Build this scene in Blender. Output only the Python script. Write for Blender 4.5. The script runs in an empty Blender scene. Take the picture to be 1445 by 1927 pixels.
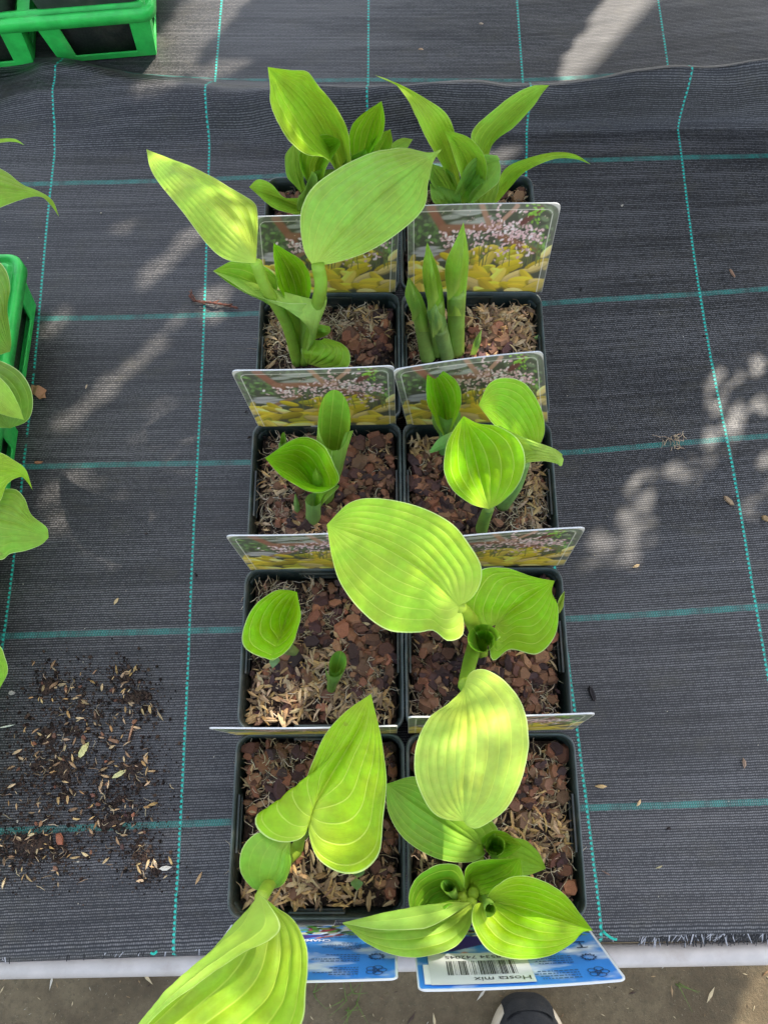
import bpy, math, random
import numpy as np
from mathutils import Vector, Matrix, noise
R = math.radians
random.seed(7)
rng = np.random.default_rng(11)
P = 0.11            # pitch of one pot, metres
HR = 0.95 * P       # height of the pot rims above the bench fabric (z = 0)
# ------------------------------------------------------------------ camera
F_PX, A, B, C_ = 1447.0, 0.30946935, 0.00800436, -0.00272355
Rx = Matrix.Rotation(A, 3, 'X'); Ry = Matrix.Rotation(B, 3, 'Y'); Rz = Matrix.Rotation(C_, 3, 'Z')
CM = Rz @ Ry @ Rx
CAM = Vector((-0.0859488 * P, 0.8577738 * P, 4.72102 * P + HR))
sc = bpy.context.scene
col = sc.collection
cd = bpy.data.cameras.new('camera'); cam = bpy.data.objects.new('camera', cd); col.objects.link(cam)
cd.sensor_fit = 'VERTICAL'; cd.sensor_height = 24; cd.sensor_width = 18; cd.lens = 24 * F_PX / 1927
cd.clip_start = 0.02; cd.clip_end = 200
cam.location = CAM; cam.rotation_euler = CM.to_euler('XYZ'); sc.camera = cam
# ------------------------------------------------------------------ light
SUN_EL, SUN_AZ = R(47), R(40)     # azimuth clockwise from +Y
SD = Vector((math.sin(SUN_AZ) * math.cos(SUN_EL), math.cos(SUN_AZ) * math.cos(SUN_EL), math.sin(SUN_EL)))
w = bpy.data.worlds.new('World'); sc.world = w; w.use_nodes = True
nt = w.node_tree; nt.nodes.clear()
sky = nt.nodes.new('ShaderNodeTexSky'); sky.sky_type = 'NISHITA'; sky.sun_disc = False
sky.sun_elevation = SUN_EL; sky.sun_rotation = SUN_AZ; sky.air_density = 1.0; sky.dust_density = 2.5; sky.ozone_density = 1.0
bg = nt.nodes.new('ShaderNodeBackground'); bg.inputs['Strength'].default_value = 0.15
wo = nt.nodes.new('ShaderNodeOutputWorld')
thin = nt.nodes.new('ShaderNodeHueSaturation'); thin.inputs['Saturation'].default_value = .62   # sky blue desaturated to take the cool cast off the shade
nt.links.new(sky.outputs[0], thin.inputs['Color']); nt.links.new(thin.outputs[0], bg.inputs[0]); nt.links.new(bg.outputs[0], wo.inputs[0])
sl = bpy.data.lights.new('sun', 'SUN'); sl.energy = 2.7; sl.angle = R(0.55); sl.color = (1, 0.92, 0.81)
sun = bpy.data.objects.new('sun', sl); col.objects.link(sun); sun.location = SD * 5
sun.rotation_euler = SD.to_track_quat('Z', 'Y').to_euler()
vs = sc.view_settings; vs.view_transform = 'Standard'; vs.look = 'None'; vs.gamma = 1; vs.exposure = 1.98; vs.use_curve_mapping = False

# ------------------------------------------------------------------ helpers
CMn = np.array(CM); CAMn = np.array(CAM)
def un(x, y, z):
    """photo sight line (x, y) met with the height z in metres above the fabric"""
    x = np.asarray(x, float); y = np.asarray(y, float); z = np.asarray(z, float)
    d = np.stack([(x - 722.5) / F_PX, (963.5 - y) / F_PX, -np.ones_like(x)], -1) @ CMn.T
    t = (z - CAMn[2]) / d[..., 2]
    return CAMn + d * t[..., None]
def uh(x, y, h):     # h in pot widths above the rims
    return un(x, y, HR + np.asarray(h, float) * P)
def tag(o, label=None, cat=None, group=None, kind=None):
    if label: o['label'] = label
    if cat: o['category'] = cat
    if group: o['group'] = group
    if kind: o['kind'] = kind
    return o
def empty(name, loc, label, cat, group=None):
    o = bpy.data.objects.new(name, None); col.objects.link(o); o.location = loc; o.empty_display_size = 0.02
    bpy.context.view_layer.update()
    return tag(o, label, cat, group)
def mobj(name, verts, faces, mat, parent=None, smooth=False, colors=None, uvs=None, mats=None, midx=None):
    me = bpy.data.meshes.new(name)
    V = np.asarray(verts, float)
    off = np.array(parent_world(parent)) if parent is not None else np.zeros(3)
    me.from_pydata((V - off).tolist(), [], [tuple(int(i) for i in f) for f in faces])
    if smooth: me.polygons.foreach_set('use_smooth', [True] * len(me.polygons))
    if colors is not None:
        ca = me.color_attributes.new('Col', 'FLOAT_COLOR', 'POINT')
        c4 = np.ones((len(V), 4)); c4[:, :3] = colors
        ca.data.foreach_set('color', c4.ravel())
    if uvs is not None:
        uvl = me.uv_layers.new(name='UVMap')
        li = np.empty(len(me.loops), int); me.loops.foreach_get('vertex_index', li)
        uvl.data.foreach_set('uv', np.asarray(uvs)[li].ravel())
    for m in (mats or [mat]): me.materials.append(m)
    if midx is not None: me.polygons.foreach_set('material_index', midx)
    me.update()
    o = bpy.data.objects.new(name, me); col.objects.link(o)
    if parent is not None: o.parent = parent
    return o
def parent_world(p):
    v = Vector((0, 0, 0))
    while p is not None:
        v = v + p.location; p = p.parent
    return v
class MB:
    def __init__(s): s.v = []; s.f = []; s.c = []; s.n = 0
    def add(s, v, f, c=None):
        v = np.asarray(v, float); s.v.append(v); s.f += [tuple(i + s.n for i in q) for q in f]; s.n += len(v)
        if c is not None: s.c.append(np.tile(np.asarray(c, float), (len(v), 1)) if np.ndim(c) == 1 else c)
    def box(s, c, d, rot=0, col_=None):
        hx, hy, hz = d[0] / 2, d[1] / 2, d[2] / 2
        v = np.array([(x, y, z) for z in (-hz, hz) for x, y in ((-hx, -hy), (hx, -hy), (hx, hy), (-hx, hy))])
        M = np.array(Matrix.Rotation(rot, 3, 'Z')); v = v @ M.T + np.array(c)
        s.add(v, [(0, 3, 2, 1), (4, 5, 6, 7), (0, 1, 5, 4), (1, 2, 6, 5), (2, 3, 7, 6), (3, 0, 4, 7)], col_)
    def build(s, name, mat, parent=None, smooth=False, **k):
        return mobj(name, np.concatenate(s.v), s.f, mat, parent, smooth, np.concatenate(s.c) if s.c else None, **k)
def grid_faces(nu, nv, wrap=False):
    f = []
    for i in range(nu - 1):
        for j in range(nv if wrap else nv - 1):
            k = (j + 1) % nv
            f.append((i * nv + j, i * nv + k, (i + 1) * nv + k, (i + 1) * nv + j))
    return f
def cr(pts, n):
    """smooth curve through pts, resampled to n points evenly by length"""
    p = np.asarray(pts, float)
    if len(p) == 2:
        t = np.linspace(0, 1, n)[:, None]; return p[0] * (1 - t) + p[1] * t
    e = np.vstack([2 * p[0] - p[1], p, 2 * p[-1] - p[-2]])
    out = []
    for i in range(1, len(e) - 2):
        t = np.linspace(0, 1, 24, endpoint=False)[:, None]
        a, b, c, d = e[i - 1], e[i], e[i + 1], e[i + 2]
        out.append(0.5 * (2 * b + (c - a) * t + (2 * a - 5 * b + 4 * c - d) * t * t + (3 * b - a - 3 * c + d) * t ** 3))
    out = np.vstack(out + [p[-1:]])
    s = np.concatenate([[0], np.cumsum(np.linalg.norm(np.diff(out[:, :2], axis=0), axis=1))])
    if s[-1] == 0: return np.tile(p[0], (n, 1))
    q = np.linspace(0, s[-1], n)
    return np.stack([np.interp(q, s, out[:, k]) for k in range(out.shape[1])], 1)
def tube_mesh(path, radii, n=10, cap=True):
    path = np.asarray(path, float); m = len(path)
    T = np.gradient(path, axis=0); T /= np.linalg.norm(T, axis=1)[:, None] + 1e-12
    ref = np.array([0, 0, 1.]) if abs(T[0][2]) < .8 else np.array([1., 0, 0])
    v = []
    nrm = np.cross(T[0], ref); nrm /= np.linalg.norm(nrm)
    for i in range(m):
        nrm = nrm - T[i] * nrm.dot(T[i]); nrm /= np.linalg.norm(nrm)
        bn = np.cross(T[i], nrm)
        r = radii[i] if np.ndim(radii) else radii
        for k in range(n):
            a = 2 * math.pi * k / n
            v.append(path[i] + r * (math.cos(a) * nrm + math.sin(a) * bn))
    f = grid_faces(m, n, True)
    if cap: f += [tuple(range(n))[::-1], tuple((m - 1) * n + k for k in range(n))]
    return np.array(v), f

# ------------------------------------------------------------------ materials
def newmat(name):
    m = bpy.data.materials.new(name); m.use_nodes = True
    t = m.node_tree; b = t.nodes['Principled BSDF']; return m, t, b
class G:
    """tiny node graph helper"""
    def __init__(s, t): s.t = t
    def n(s, typ, **k):
        x = s.t.nodes.new(typ)
        for a, b in k.items(): setattr(x, a, b)
        return x
    def l(s, a, b): s.t.links.new(a, b)
    def m(s, op, a, b=None, c=None, clamp=False):
        x = s.n('ShaderNodeMath', operation=op); x.use_clamp = clamp
        for i, q in enumerate((a, b, c)):
            if q is None: continue
            if isinstance(q, (int, float)): x.inputs[i].default_value = q
            else: s.l(q, x.inputs[i])
        return x.outputs[0]
    def mix(s, f, a, b, blend='MIX'):
        x = s.n('ShaderNodeMix', data_type='RGBA', blend_type=blend)
        for q, i in ((f, 0), (a, 6), (b, 7)):
            if isinstance(q, (int, float)): x.inputs[i].default_value = q
            elif isinstance(q, tuple): x.inputs[i].default_value = (*q, 1) if len(q) == 3 else q
            else: s.l(q, x.inputs[i])
        return x.outputs[2]
    def noise(s, scale, detail=4, rough=.55, vec=None, dist=0):
        x = s.n('ShaderNodeTexNoise'); x.inputs['Scale'].default_value = scale; x.inputs['Detail'].default_value = detail
        x.inputs['Roughness'].default_value = rough; x.inputs['Distortion'].default_value = dist
        if vec is not None: s.l(vec, x.inputs['Vector'])
        return x.outputs[0]
    def ss(s, v, lo, hi, a=0., b=1.):
        x = s.n('ShaderNodeMapRange', interpolation_type='SMOOTHSTEP')
        s.l(v, x.inputs[0])
        for i, q in zip((1, 2, 3, 4), (lo, hi, a, b)): x.inputs[i].default_value = q
        return x.outputs[0]
    def bump(s, h, strength, dist):
        x = s.n('ShaderNodeBump'); x.inputs['Strength'].default_value = strength; x.inputs['Distance'].default_value = dist
        s.l(h, x.inputs['Height']); return x.outputs[0]
    def mapping(s, vec, scale):
        x = s.n('ShaderNodeMapping'); s.l(vec, x.inputs[0]); x.inputs['Scale'].default_value = scale; return x.outputs[0]

def leaf_material():
    m, t, b = newmat('hosta_leaf'); g = G(t)
    uv = g.n('ShaderNodeUVMap').outputs[0]; sx = g.n('ShaderNodeSeparateXYZ'); g.l(uv, sx.inputs[0])
    U, V = sx.outputs[0], sx.outputs[1]          # V = 0.5 on the midrib; nv stored in Col alpha-like red channel
    at = g.n('ShaderNodeAttribute', attribute_name='Col'); sp = g.n('ShaderNodeSeparateXYZ'); g.l(at.outputs[1], sp.inputs[0])
    av = g.m('ABSOLUTE', g.m('MULTIPLY', g.m('SUBTRACT', V, .5), 2.0))
    ph = g.m('FRACT', g.m('ADD', g.m('MULTIPLY', g.m('MULTIPLY', av, sp.outputs[0]), 20.0), .5))
    dd = g.m('ABSOLUTE', g.m('SUBTRACT', ph, .5))
    vv = g.m('MULTIPLY', g.ss(dd, .015, .065, 1, 0), g.m('MULTIPLY', g.ss(av, .90, .95, 1, 0), sp.outputs[1]))
    rim = g.ss(av, .975, .990)  # pale line painted for the highlight along the leaf edge
    oi = g.n('ShaderNodeObjectInfo'); geo = g.n('ShaderNodeNewGeometry'); tc = g.n('ShaderNodeTexCoord').outputs[3]
    n1 = g.noise(45, 5, .6, tc); n2 = g.noise(260, 3, .6, tc)
    hs = g.n('ShaderNodeHueSaturation'); hs.inputs['Saturation'].default_value = 1.03; g.l(oi.outputs['Color'], hs.inputs['Color'])
    g.l(g.ss(n1, .3, .7, .485, .512), hs.inputs['Hue'])
    g.l(g.m('MULTIPLY', g.ss(n1, .25, .75, .76, 1.16), g.ss(n2, .3, .7, .93, 1.06)), hs.inputs['Value'])
    c0 = hs.outputs[0]
    c1 = g.mix(g.m('MULTIPLY', vv, .52), c0, (.66, .80, .12))
    c1 = g.mix(g.m('MULTIPLY', g.m('SUBTRACT', 1, U), g.ss(U, 0, .35, .5, 0)), c1, (.55, .66, .10))
    pale = g.mix(.40, c1, (.36, .52, .12))
    c2 = g.mix(geo.outputs['Backfacing'], c1, pale)
    c3 = g.mix(g.m('MULTIPLY', rim, .7), c2, (.66, .78, .30))
    # little dead flecks
    vo = g.n('ShaderNodeTexVoronoi'); vo.inputs['Scale'].default_value = 55; g.l(tc, vo.inputs['Vector'])
    fl = g.m('MULTIPLY', g.ss(vo.outputs['Distance'], .05, .10, 1, 0), g.ss(g.noise(23, 2, .5, tc), .58, .64))
    c3 = g.mix(g.m('MULTIPLY', fl, .6), c3, (.16, .11, .03))
    g.l(c3, b.inputs['Base Color'])
    b.inputs['Roughness'].default_value = .42; g.l(g.ss(n1, .3, .7, .36, .52), b.inputs['Roughness'])
    b.inputs['Specular IOR Level'].default_value = .30
    fib = g.noise(1.0, 3, .6, g.mapping(uv, (6, 240, 1)))
    g.l(g.bump(g.m('ADD', g.m('MULTIPLY', fib, .9), g.m('ADD', g.m('MULTIPLY', vv, -.9), g.m('MULTIPLY', n2, .35))), .45, .0006), b.inputs['Normal'])
    tr = g.n('ShaderNodeBsdfTranslucent'); g.l(g.mix(.35, c3, (.48, .70, .05), 'MIX'), tr.inputs[0])
    mx = g.n('ShaderNodeMixShader'); mx.inputs[0].default_value = .30
    g.l(b.outputs[0], mx.inputs[1]); g.l(tr.outputs[0], mx.inputs[2])
    g.l(mx.outputs[0], t.nodes['Material Output'].inputs[0])
    return m
M_LEAF = leaf_material()
def plastic(name, colr, rough=.4, bumpy=.25, scale=300, var=.25, dust=0.):
    m, t, b = newmat(name); g = G(t); tc = g.n('ShaderNodeTexCoord').outputs[3]
    n = g.noise(60, 4, .6, tc); n2 = g.noise(scale, 3, .6, tc)
    c = g.mix(g.ss(n, .3, .7), tuple(x * (1 - var) for x in colr), tuple(min(1, x * (1 + var)) for x in colr))
    if dust: c = g.mix(g.m('MULTIPLY', g.ss(g.noise(28, 6, .7, tc), .48, .75), dust), c, (.22, .17, .11))
    g.l(c, b.inputs['Base Color']); g.l(g.ss(n2, .3, .7, rough - .07, rough + .12), b.inputs['Roughness'])
    g.l(g.bump(n2, bumpy, .0004), b.inputs['Normal'])
    return m
M_POT = plastic('pot_plastic', (.012, .022, .018), .42, .35, 500, .3, .45)
M_RIM_GLINT = plastic('pot_rim_glint', (.042, .062, .058), .34, .3, 400, .35, .55)  # pot plastic lightened: the sky glint on the rim is in its colour
M_TRAY = plastic('tray_plastic', (.035, .56, .085), .40, .4, 300, .16, .22)
M_WHITE = plastic('white_pipe_paint', (.40, .37, .34), .45, .3, 200, .08, .35)
M_DARK = plastic('black_grow_pot', (.03, .03, .028), .5, .3, 400, .25, .25)
def attr_mat(name, rough=.7, spec=.3, bumps=.5, scale=700, dist=.0005, var=.3):
    m, t, b = newmat(name); g = G(t); at = g.n('ShaderNodeAttribute', attribute_name='Col'); tc = g.n('ShaderNodeTexCoord').outputs[3]
    n = g.noise(scale, 5, .65, tc)
    g.l(g.mix(1, at.outputs[0], g.mix(n, (1 - var,) * 3, (1 + var,) * 3), 'MULTIPLY'), b.inputs['Base Color'])
    b.inputs['Roughness'].default_value = rough; b.inputs['Specular IOR Level'].default_value = spec
    g.l(g.bump(n, bumps, dist), b.inputs['Normal']); return m
M_CHIP = attr_mat('bark_and_straw', .72, .35, .7, 900, .0008, .45)
M_SOILCHIP = attr_mat('peat_crumbs', .85, .2, .8, 1200, .0008, .5)
M_PRINT = attr_mat('printed_card', .32, .45, 0.0, 50, .0001, .04)
def soil_material():
    m, t, b = newmat('peat_soil'); g = G(t); tc = g.n('ShaderNodeTexCoord').outputs[3]
    n = g.noise(260, 8, .75, tc); n2 = g.noise(40, 4, .6, tc)
    c = g.mix(g.ss(n, .35, .72), (.012, .007, .005), (.085, .045, .026)); c = g.mix(g.ss(n2, .5, .8, 0, .5), c, (.10, .07, .04))
    g.l(c, b.inputs['Base Color']); b.inputs['Roughness'].default_value = .85; g.l(g.bump(n, 1, .003), b.inputs['Normal']); return m
M_SOIL = soil_material()
GX, GY = 1.40098609, 1.3503818    # woven grid in pot widths
def fabric_material():
    m, t, b = newmat('woven_ground_cover'); g = G(t)
    uv = g.n('ShaderNodeUVMap').outputs[0]; sx = g.n('ShaderNodeSeparateXYZ'); g.l(uv, sx.inputs[0])
    U, V = sx.outputs[0], sx.outputs[1]
    tc = g.n('ShaderNodeTexCoord').outputs[3]
    wob = g.noise(.9, 2, .5, g.mapping(uv, (1.5, 1, 1)))
    wob2 = g.noise(8, 3, .6, g.mapping(uv, (4.0, 1.2, 1)))
    NR = 76.0   # weft rows per grid cell
    Vw = g.m('ADD', V, g.m('MULTIPLY', g.m('SUBTRACT', wob2, .5), .008))
    rv = g.m('MULTIPLY', Vw, NR); row = g.m('FLOOR', rv); fr = g.m('FRACT', rv)
    par = g.m('MULTIPLY', g.m('MODULO', g.m('ADD', row, 4000), 2), .5)
    cu = g.m('ADD', g.m('MULTIPLY', U, 118.0), par)
    rib = g.m('POWER', g.m('SINE', g.m('MULTIPLY', fr, math.pi)), 1.6)
    dash = g.m('ADD', .5, g.m('MULTIPLY', g.m('SINE', g.m('MULTIPLY', cu, 2 * math.pi)), .5))
    weave = g.m('MULTIPLY', rib, g.m('ADD', .35, g.m('MULTIPLY', dash, .65)))
    # per row / per thread irregularity
    wn = g.n('ShaderNodeTexWhiteNoise', noise_dimensions='1D'); g.l(row, wn.inputs['W'])
    cell = g.n('ShaderNodeCombineXYZ'); g.l(g.m('FLOOR', cu), cell.inputs[0]); g.l(row, cell.inputs[1])
    wc = g.n('ShaderNodeTexWhiteNoise', noise_dimensions='2D'); g.l(cell.outputs[0], wc.inputs[0])
    streak = g.noise(1.0, 5, .65, g.mapping(uv, (1.3, 34, 1)))
    streak2 = g.noise(1.0, 4, .6, g.mapping(uv, (.6, 3.2, 1)))
    patch = g.noise(2.1, 5, .6, uv)
    k = g.m('MULTIPLY', weave, g.m('ADD', .42, g.m('ADD', g.m('MULTIPLY', wc.outputs[0], .60), g.m('MULTIPLY', wn.outputs[0], .30))))
    k = g.m('MULTIPLY', k, g.m('MULTIPLY', g.ss(streak, .28, .70, .72, 1.22), g.ss(streak2, .3, .7, .72, 1.22)))
    base = g.mix(g.m('MULTIPLY', g.m('POWER', k, 1.5), 1.4, clamp=True), (.005, .005, .005), (.150, .143, .138))
    dust = g.ss(g.noise(3.4, 7, .72, g.mapping(uv, (1, 1.5, 1))), .5, .75, 0, .45)
    base = g.mix(g.m('MULTIPLY', dust, g.m('ADD', .3, weave)), base, (.085, .075, .045))
    crumb = g.ss(g.noise(60, 3, .7, uv), .74, .80)
    base = g.mix(g.m('MULTIPLY', crumb, .7), base, (.008, .006, .004))
    # teal marker threads
    fu = g.m('MULTIPLY', g.m('SUBTRACT', g.m('FRACT', g.m('ADD', U, 1000.5)), .5), GX)
    wig = g.m('ADD', g.m('MULTIPLY', g.m('SINE', g.m('MULTIPLY', V, NR * math.pi)), .0036), g.m('MULTIPLY', g.m('SUBTRACT', wob2, .5), .01))
    du = g.m('ABSOLUTE', g.m('ADD', fu, wig))
    lu = g.ss(du, .0070, .0105, 1, 0)
    lu = g.m('MULTIPLY', lu, g.m('ADD', .55, g.m('MULTIPLY', g.m('SINE', g.m('MULTIPLY', V, NR * math.pi)), .45)))
    gapn = g.noise(1.0, 3, .6, g.mapping(uv, (.5, 9, 1)))
    lu = g.m('MULTIPLY', lu, g.ss(gapn, .30, .38))
    fv = g.m('MULTIPLY', g.m('SUBTRACT', g.m('FRACT', g.m('ADD', V, 1000.5)), .5), GY)
    dv = g.m('ABSOLUTE', g.m('ADD', fv, g.m('MULTIPLY', g.m('SUBTRACT', wob2, .5), .010)))
    lv = g.ss(dv, .019, .026, 1, 0)
    dsh = g.m('ADD', .5, g.m('MULTIPLY', g.m('SINE', g.m('MULTIPLY', cu, 2 * math.pi)), .5))
    lv = g.m('MULTIPLY', lv, g.m('MULTIPLY', g.m('ADD', .02, g.m('MULTIPLY', g.m('POWER', dsh, 1.5), .8)), g.ss(g.noise(1, 3, .6, g.mapping(uv, (9, 3, 1))), .35, .6, .35, 1.0)))
    base = g.mix(lv, base, (.03, .34, .27)); base = g.mix(g.m('MULTIPLY', lu, .95), base, (.02, .50, .38))
    g.l(base, b.inputs['Base Color'])
    g.l(g.ss(wc.outputs[0], 0, 1, .46, .60), b.inputs['Roughness'])
    b.inputs['Specular IOR Level'].default_value = .42
    hgt = g.m('ADD', g.m('MULTIPLY', weave, g.m('ADD', .7, g.m('MULTIPLY', wc.outputs[0], .6))), g.m('MULTIPLY', lu, .6))
    n1 = g.bump(hgt, .22, .0004)
    bb = g.n('ShaderNodeBump'); bb.inputs['Strength'].default_value = .5; bb.inputs['Distance'].default_value = .006
    g.l(g.noise(1.0, 3, .5, g.mapping(uv, (1.2, 3.0, 1))), bb.inputs['Height']); g.l(n1, bb.inputs['Normal'])
    g.l(bb.outputs[0], b.inputs['Normal'])
    return m
M_FAB = fabric_material()
def concrete():
    m, t, b = newmat('mossy_concrete'); g = G(t); tc = g.n('ShaderNodeTexCoord').outputs[3]
    n = g.noise(9, 8, .7, tc); n2 = g.noise(120, 6, .7, tc); n3 = g.noise(420, 4, .7, tc)
    c = g.mix(g.ss(n, .35, .65), (.080, .056, .026), (.155, .118, .062)); c = g.mix(g.ss(n2, .45, .7, 0, .6), c, (.06, .048, .022))
    c = g.mix(g.ss(n3, .64, .70, 0, .65), c, (.36, .32, .22))
    g.l(c, b.inputs['Base Color']); b.inputs['Roughness'].default_value = .9; g.l(g.bump(g.m('ADD', n2, n3), .8, .004), b.inputs['Normal']); return m
M_CONC = concrete()

# ------------------------------------------------------------------ woven fabric: grid crossings measured, then smoothed
gpts = [(0, 0, 340, 1553), (0, 1, 357, 1186), (0, 2, 371, 872), (0, 3, 387, 593), (0, 4, 392, 338),
        (-1, 1, 8, 1197), (-1, 2, 47, 879), (-1, 3, 73, 600), (-1, 4, 98, 345), (3, 0, 1490, 1508), (3, 1, 1422, 1142), (3, 2, 1368, 826), (3, 3, 1318, 553),
        (3, 4, 1281, 297), (2.02, 0, 1112, 1522), (0, -.6, 326, 1790), (2.02, -.6, 1140, 1750), (-1, 0, -36, 1566), (2.02, 4, 1000, 303), (1, 4, 690, 318), (2.02, 3, 985, 575)]
ij = np.array([(a, b) for a, b, _, _ in gpts], float)
wp = un([p[2] for p in gpts], [p[3] for p in gpts], [0.0] * len(gpts))[:, :2]
Am = np.c_[ij, np.ones(len(ij))]
AF = np.linalg.lstsq(Am, wp, rcond=None)[0]
resd = wp - Am @ AF
Kf = lambda a, b: np.exp(-((a[:, None, :] - b[None]) ** 2).sum(-1) / (2 * 1.1 ** 2))
RW = np.linalg.solve(Kf(ij, ij) + .05 * np.eye(len(ij)), resd)
def fab(i, j):
    q = np.stack([np.ravel(i), np.ravel(j)], 1).astype(float)
    return np.c_[q, np.ones(len(q))] @ AF + Kf(q, ij) @ RW
VF0, VR = -0.535, 4.22
us = np.arange(-2.1, 4.7, .05)
crest_px = np.array([(-300, 150, .08), (0, 140, .10), (75, 116, .26), (130, 124, .28), (230, 148, .30), (400, 160, .31), (600, 166, .33), (800, 168, .34), (960, 160, .36), (1100, 143, .44), (1200, 133, .48), (1290, 125, .50), (1445, 116, .50), (1800, 110, .5)])
def crest(x):     # world x -> world y, height of the fold's crest
    h = crest_px[:, 2] * P * .92
    c = un(crest_px[:, 0], crest_px[:, 1], h)
    return np.interp(x, c[:, 0], c[:, 1]), np.interp(x, c[:, 0], h)
fv_, fuv = [], []
rows = []
for t in np.linspace(0, 1, 96).tolist():
    vv_ = (VF0 - .012 * us) * (1 - t) + VR * t
    q = fab(us, vv_); rows.append((np.c_[q, np.zeros(len(us))], vv_))
front = rows[0][0]
for k, (dy, dz) in enumerate([(-.006, -.0006), (-.011, -.003), (-.014, -.008), (-.0155, -.014)]):     # hangs over the front rail
    q = front.copy(); q[:, 1] += dy; q[:, 2] += dz; rows.insert(0, (q, rows[0][1] - .03))
last = rows[-1][0]; top = None
yc, hc = crest(last[:, 0])
vend = rows[-1][1]
for t in np.linspace(0, 1, 30)[1:]:
    q = last.copy(); q[:, 1] = last[:, 1] + (yc - last[:, 1]) * t
    q[:, 2] = hc * (math.sin(math.pi / 2 * t ** 1.25)) ** 1.15
    ds_ = np.linalg.norm((q - rows[-1][0])[:, 1:], axis=1) / (GY * P)
    rows.append((q, np.minimum(rows[-1][1] + ds_, 4.97)))
vc = rows[-1][1]
for t in np.linspace(0, 1, 10)[1:]:
    q = rows[-1][0].copy(); q[:, 1] = yc + .030 * math.sin(t * math.pi / 2) + .004; q[:, 2] = hc * (1 - t) ** 1.5
    rows.append((q, vc + t * .18))
yb = rows[-1][0][:, 1].copy(); xb = rows[-1][0][:, 0].copy()
l5 = un([-300, 0, 400, 700, 960, 1100, 1445, 1700], [148, 150, 151, 150, 153, 145, 120, 100], [0.0] * 8)
y5 = np.interp(xb, l5[:, 0], l5[:, 1])
for t in np.linspace(0, 1, 46)[1:]:
    q = rows[-1][0].copy(); q[:, 0] = xb; q[:, 1] = yb + t * .36; q[:, 2] = 0
    rows.append((q, 5 + (q[:, 1] - y5) / (GY * P)))
FV = np.concatenate([r[0] for r in rows]); UV = np.concatenate([np.c_[us, r[1]] for r in rows])
# warp threads behind the fold are offset sideways from those in front of it
nb = len(us) * 46; UV[-nb:, 0] += 0.0
for k in range(len(FV)):      # wrinkles and sag of the fold
    x, y, z = FV[k]
    if z > .002: FV[k, 2] += (noise.noise(Vector((x * 9, y * 26, 5))) * .010 + noise.noise(Vector((x * 30, y * 50, 1))) * .0022) * min(1, z / .012)
for k in range(len(FV)):      # gentle waves
    x, y, z = FV[k]
    n = noise.noise(Vector((x * 5, y * 9, 3))) + .5 * noise.noise(Vector((x * 13, y * 16, 8)))
    ax = min(1, max(0, (abs(x + .002) - .115) / .05)) if y < .57 else .6
    FV[k, 2] += n * .0022 * ax
def smooth_obj(o): o.data.polygons.foreach_set('use_smooth', [True] * len(o.data.polygons)); return o
fabric = mobj('ground_cover_fabric', FV, grid_faces(len(rows), len(us)), M_FAB, None, True, uvs=UV)
tag(fabric, 'black woven ground cover cloth with teal marker threads spread over the bench', 'cloth')
# frayed tape ends along the front hem
mb = MB()
hem = rows[2][0]
for k in range(1500):
    x = random.uniform(-.42, .52); i = np.interp(x, hem[:, 0], np.arange(len(hem)))
    yy = np.interp(x, hem[:, 0], hem[:, 1]); zz = np.interp(x, hem[:, 0], hem[:, 2])
    if x < .17 and random.random() < .82: continue
    L = random.uniform(.004, .010) * (1 if x > .17 else .5); a = random.gauss(-.35, .5); wd = random.uniform(.0006, .0013)
    p0 = np.array([x, yy + .003, zz + .0012]); d = np.array([math.sin(a), -math.cos(a), random.uniform(-.45, .05)]) * L; s = np.array([wd / 2, 0, 0])
    mb.add([p0 - s, p0 + s, p0 + d + s * .6, p0 + d - s * .6], [(0, 1, 2, 3)], (.012, .012, .013) if random.random() < .72 else (.30, .30, .31))
tag(mb.build('frayed_hem', M_CHIP, fabric), 'frayed black tape ends along the cut hem', kind='stuff')
for pts in ([(1134, 1752), (1142, 1760), (1152, 1766), (1160, 1768)], [(296, 1790), (290, 1795), (284, 1793)]):
    q = np.array([un(a, b, .002) for a, b in pts]); q = cr(q, 10); v, f = tube_mesh(q, .0009, 6); mobj('loose_thread', v, f, M_CHIP, fabric, True, np.tile((.02, .40, .30), (len(v), 1)))

# ------------------------------------------------------------------ bench and ground
ZG = -0.475
gy0 = 1
mb = MB(); nx = 60
xs = np.linspace(-30, 30, 61); mb.add([(x, y, ZG) for y in xs for x in xs], grid_faces(61, 61)[:0] + [tuple(reversed(q)) if False else q for q in grid_faces(61, 61)])
gr = mb.build('ground', M_CONC); tag(gr, kind='structure')
bench = empty('display_bench', (0, 0, 0), 'low display bench with a white pipe front rail under the black cloth', 'bench')
def pipe(a, b, r, name='rail', parent=bench, mat=None, n=20):
    v, f = tube_mesh([a, b], r, n); return mobj(name, v, f, mat or M_WHITE, parent, True)
ra = un(-60, 1821, -.012); rb = un(1500, 1792, -.012)
dr = (rb - ra) / np.linalg.norm(rb - ra); ra = ra - dr * .25; rb = rb + dr * .4
RR = .0078
pipe(ra, rb, RR)
pipe(ra + np.array([0, 1.35, -.01]), rb + np.array([0, 1.35, -.01]), RR)
for q in (ra + dr * .03, rb - dr * .03):
    pipe(q + np.array([0, 0, -.016]), q + np.array([0, 1.35, -.016]), RR)
    for dy in (.02, 1.33): pipe(q + np.array([0, dy, -.02]), (q[0], q[1] + dy, ZG), RR, 'leg')
mb = MB(); ym = (ra[1] + rb[1]) / 2
mb.box((float((ra[0] + rb[0]) / 2), ym + .69, -.010), (float(rb[0] - ra[0]) - .02, 1.32, .008)); mb.build('top_board', M_DARK, bench)
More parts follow.
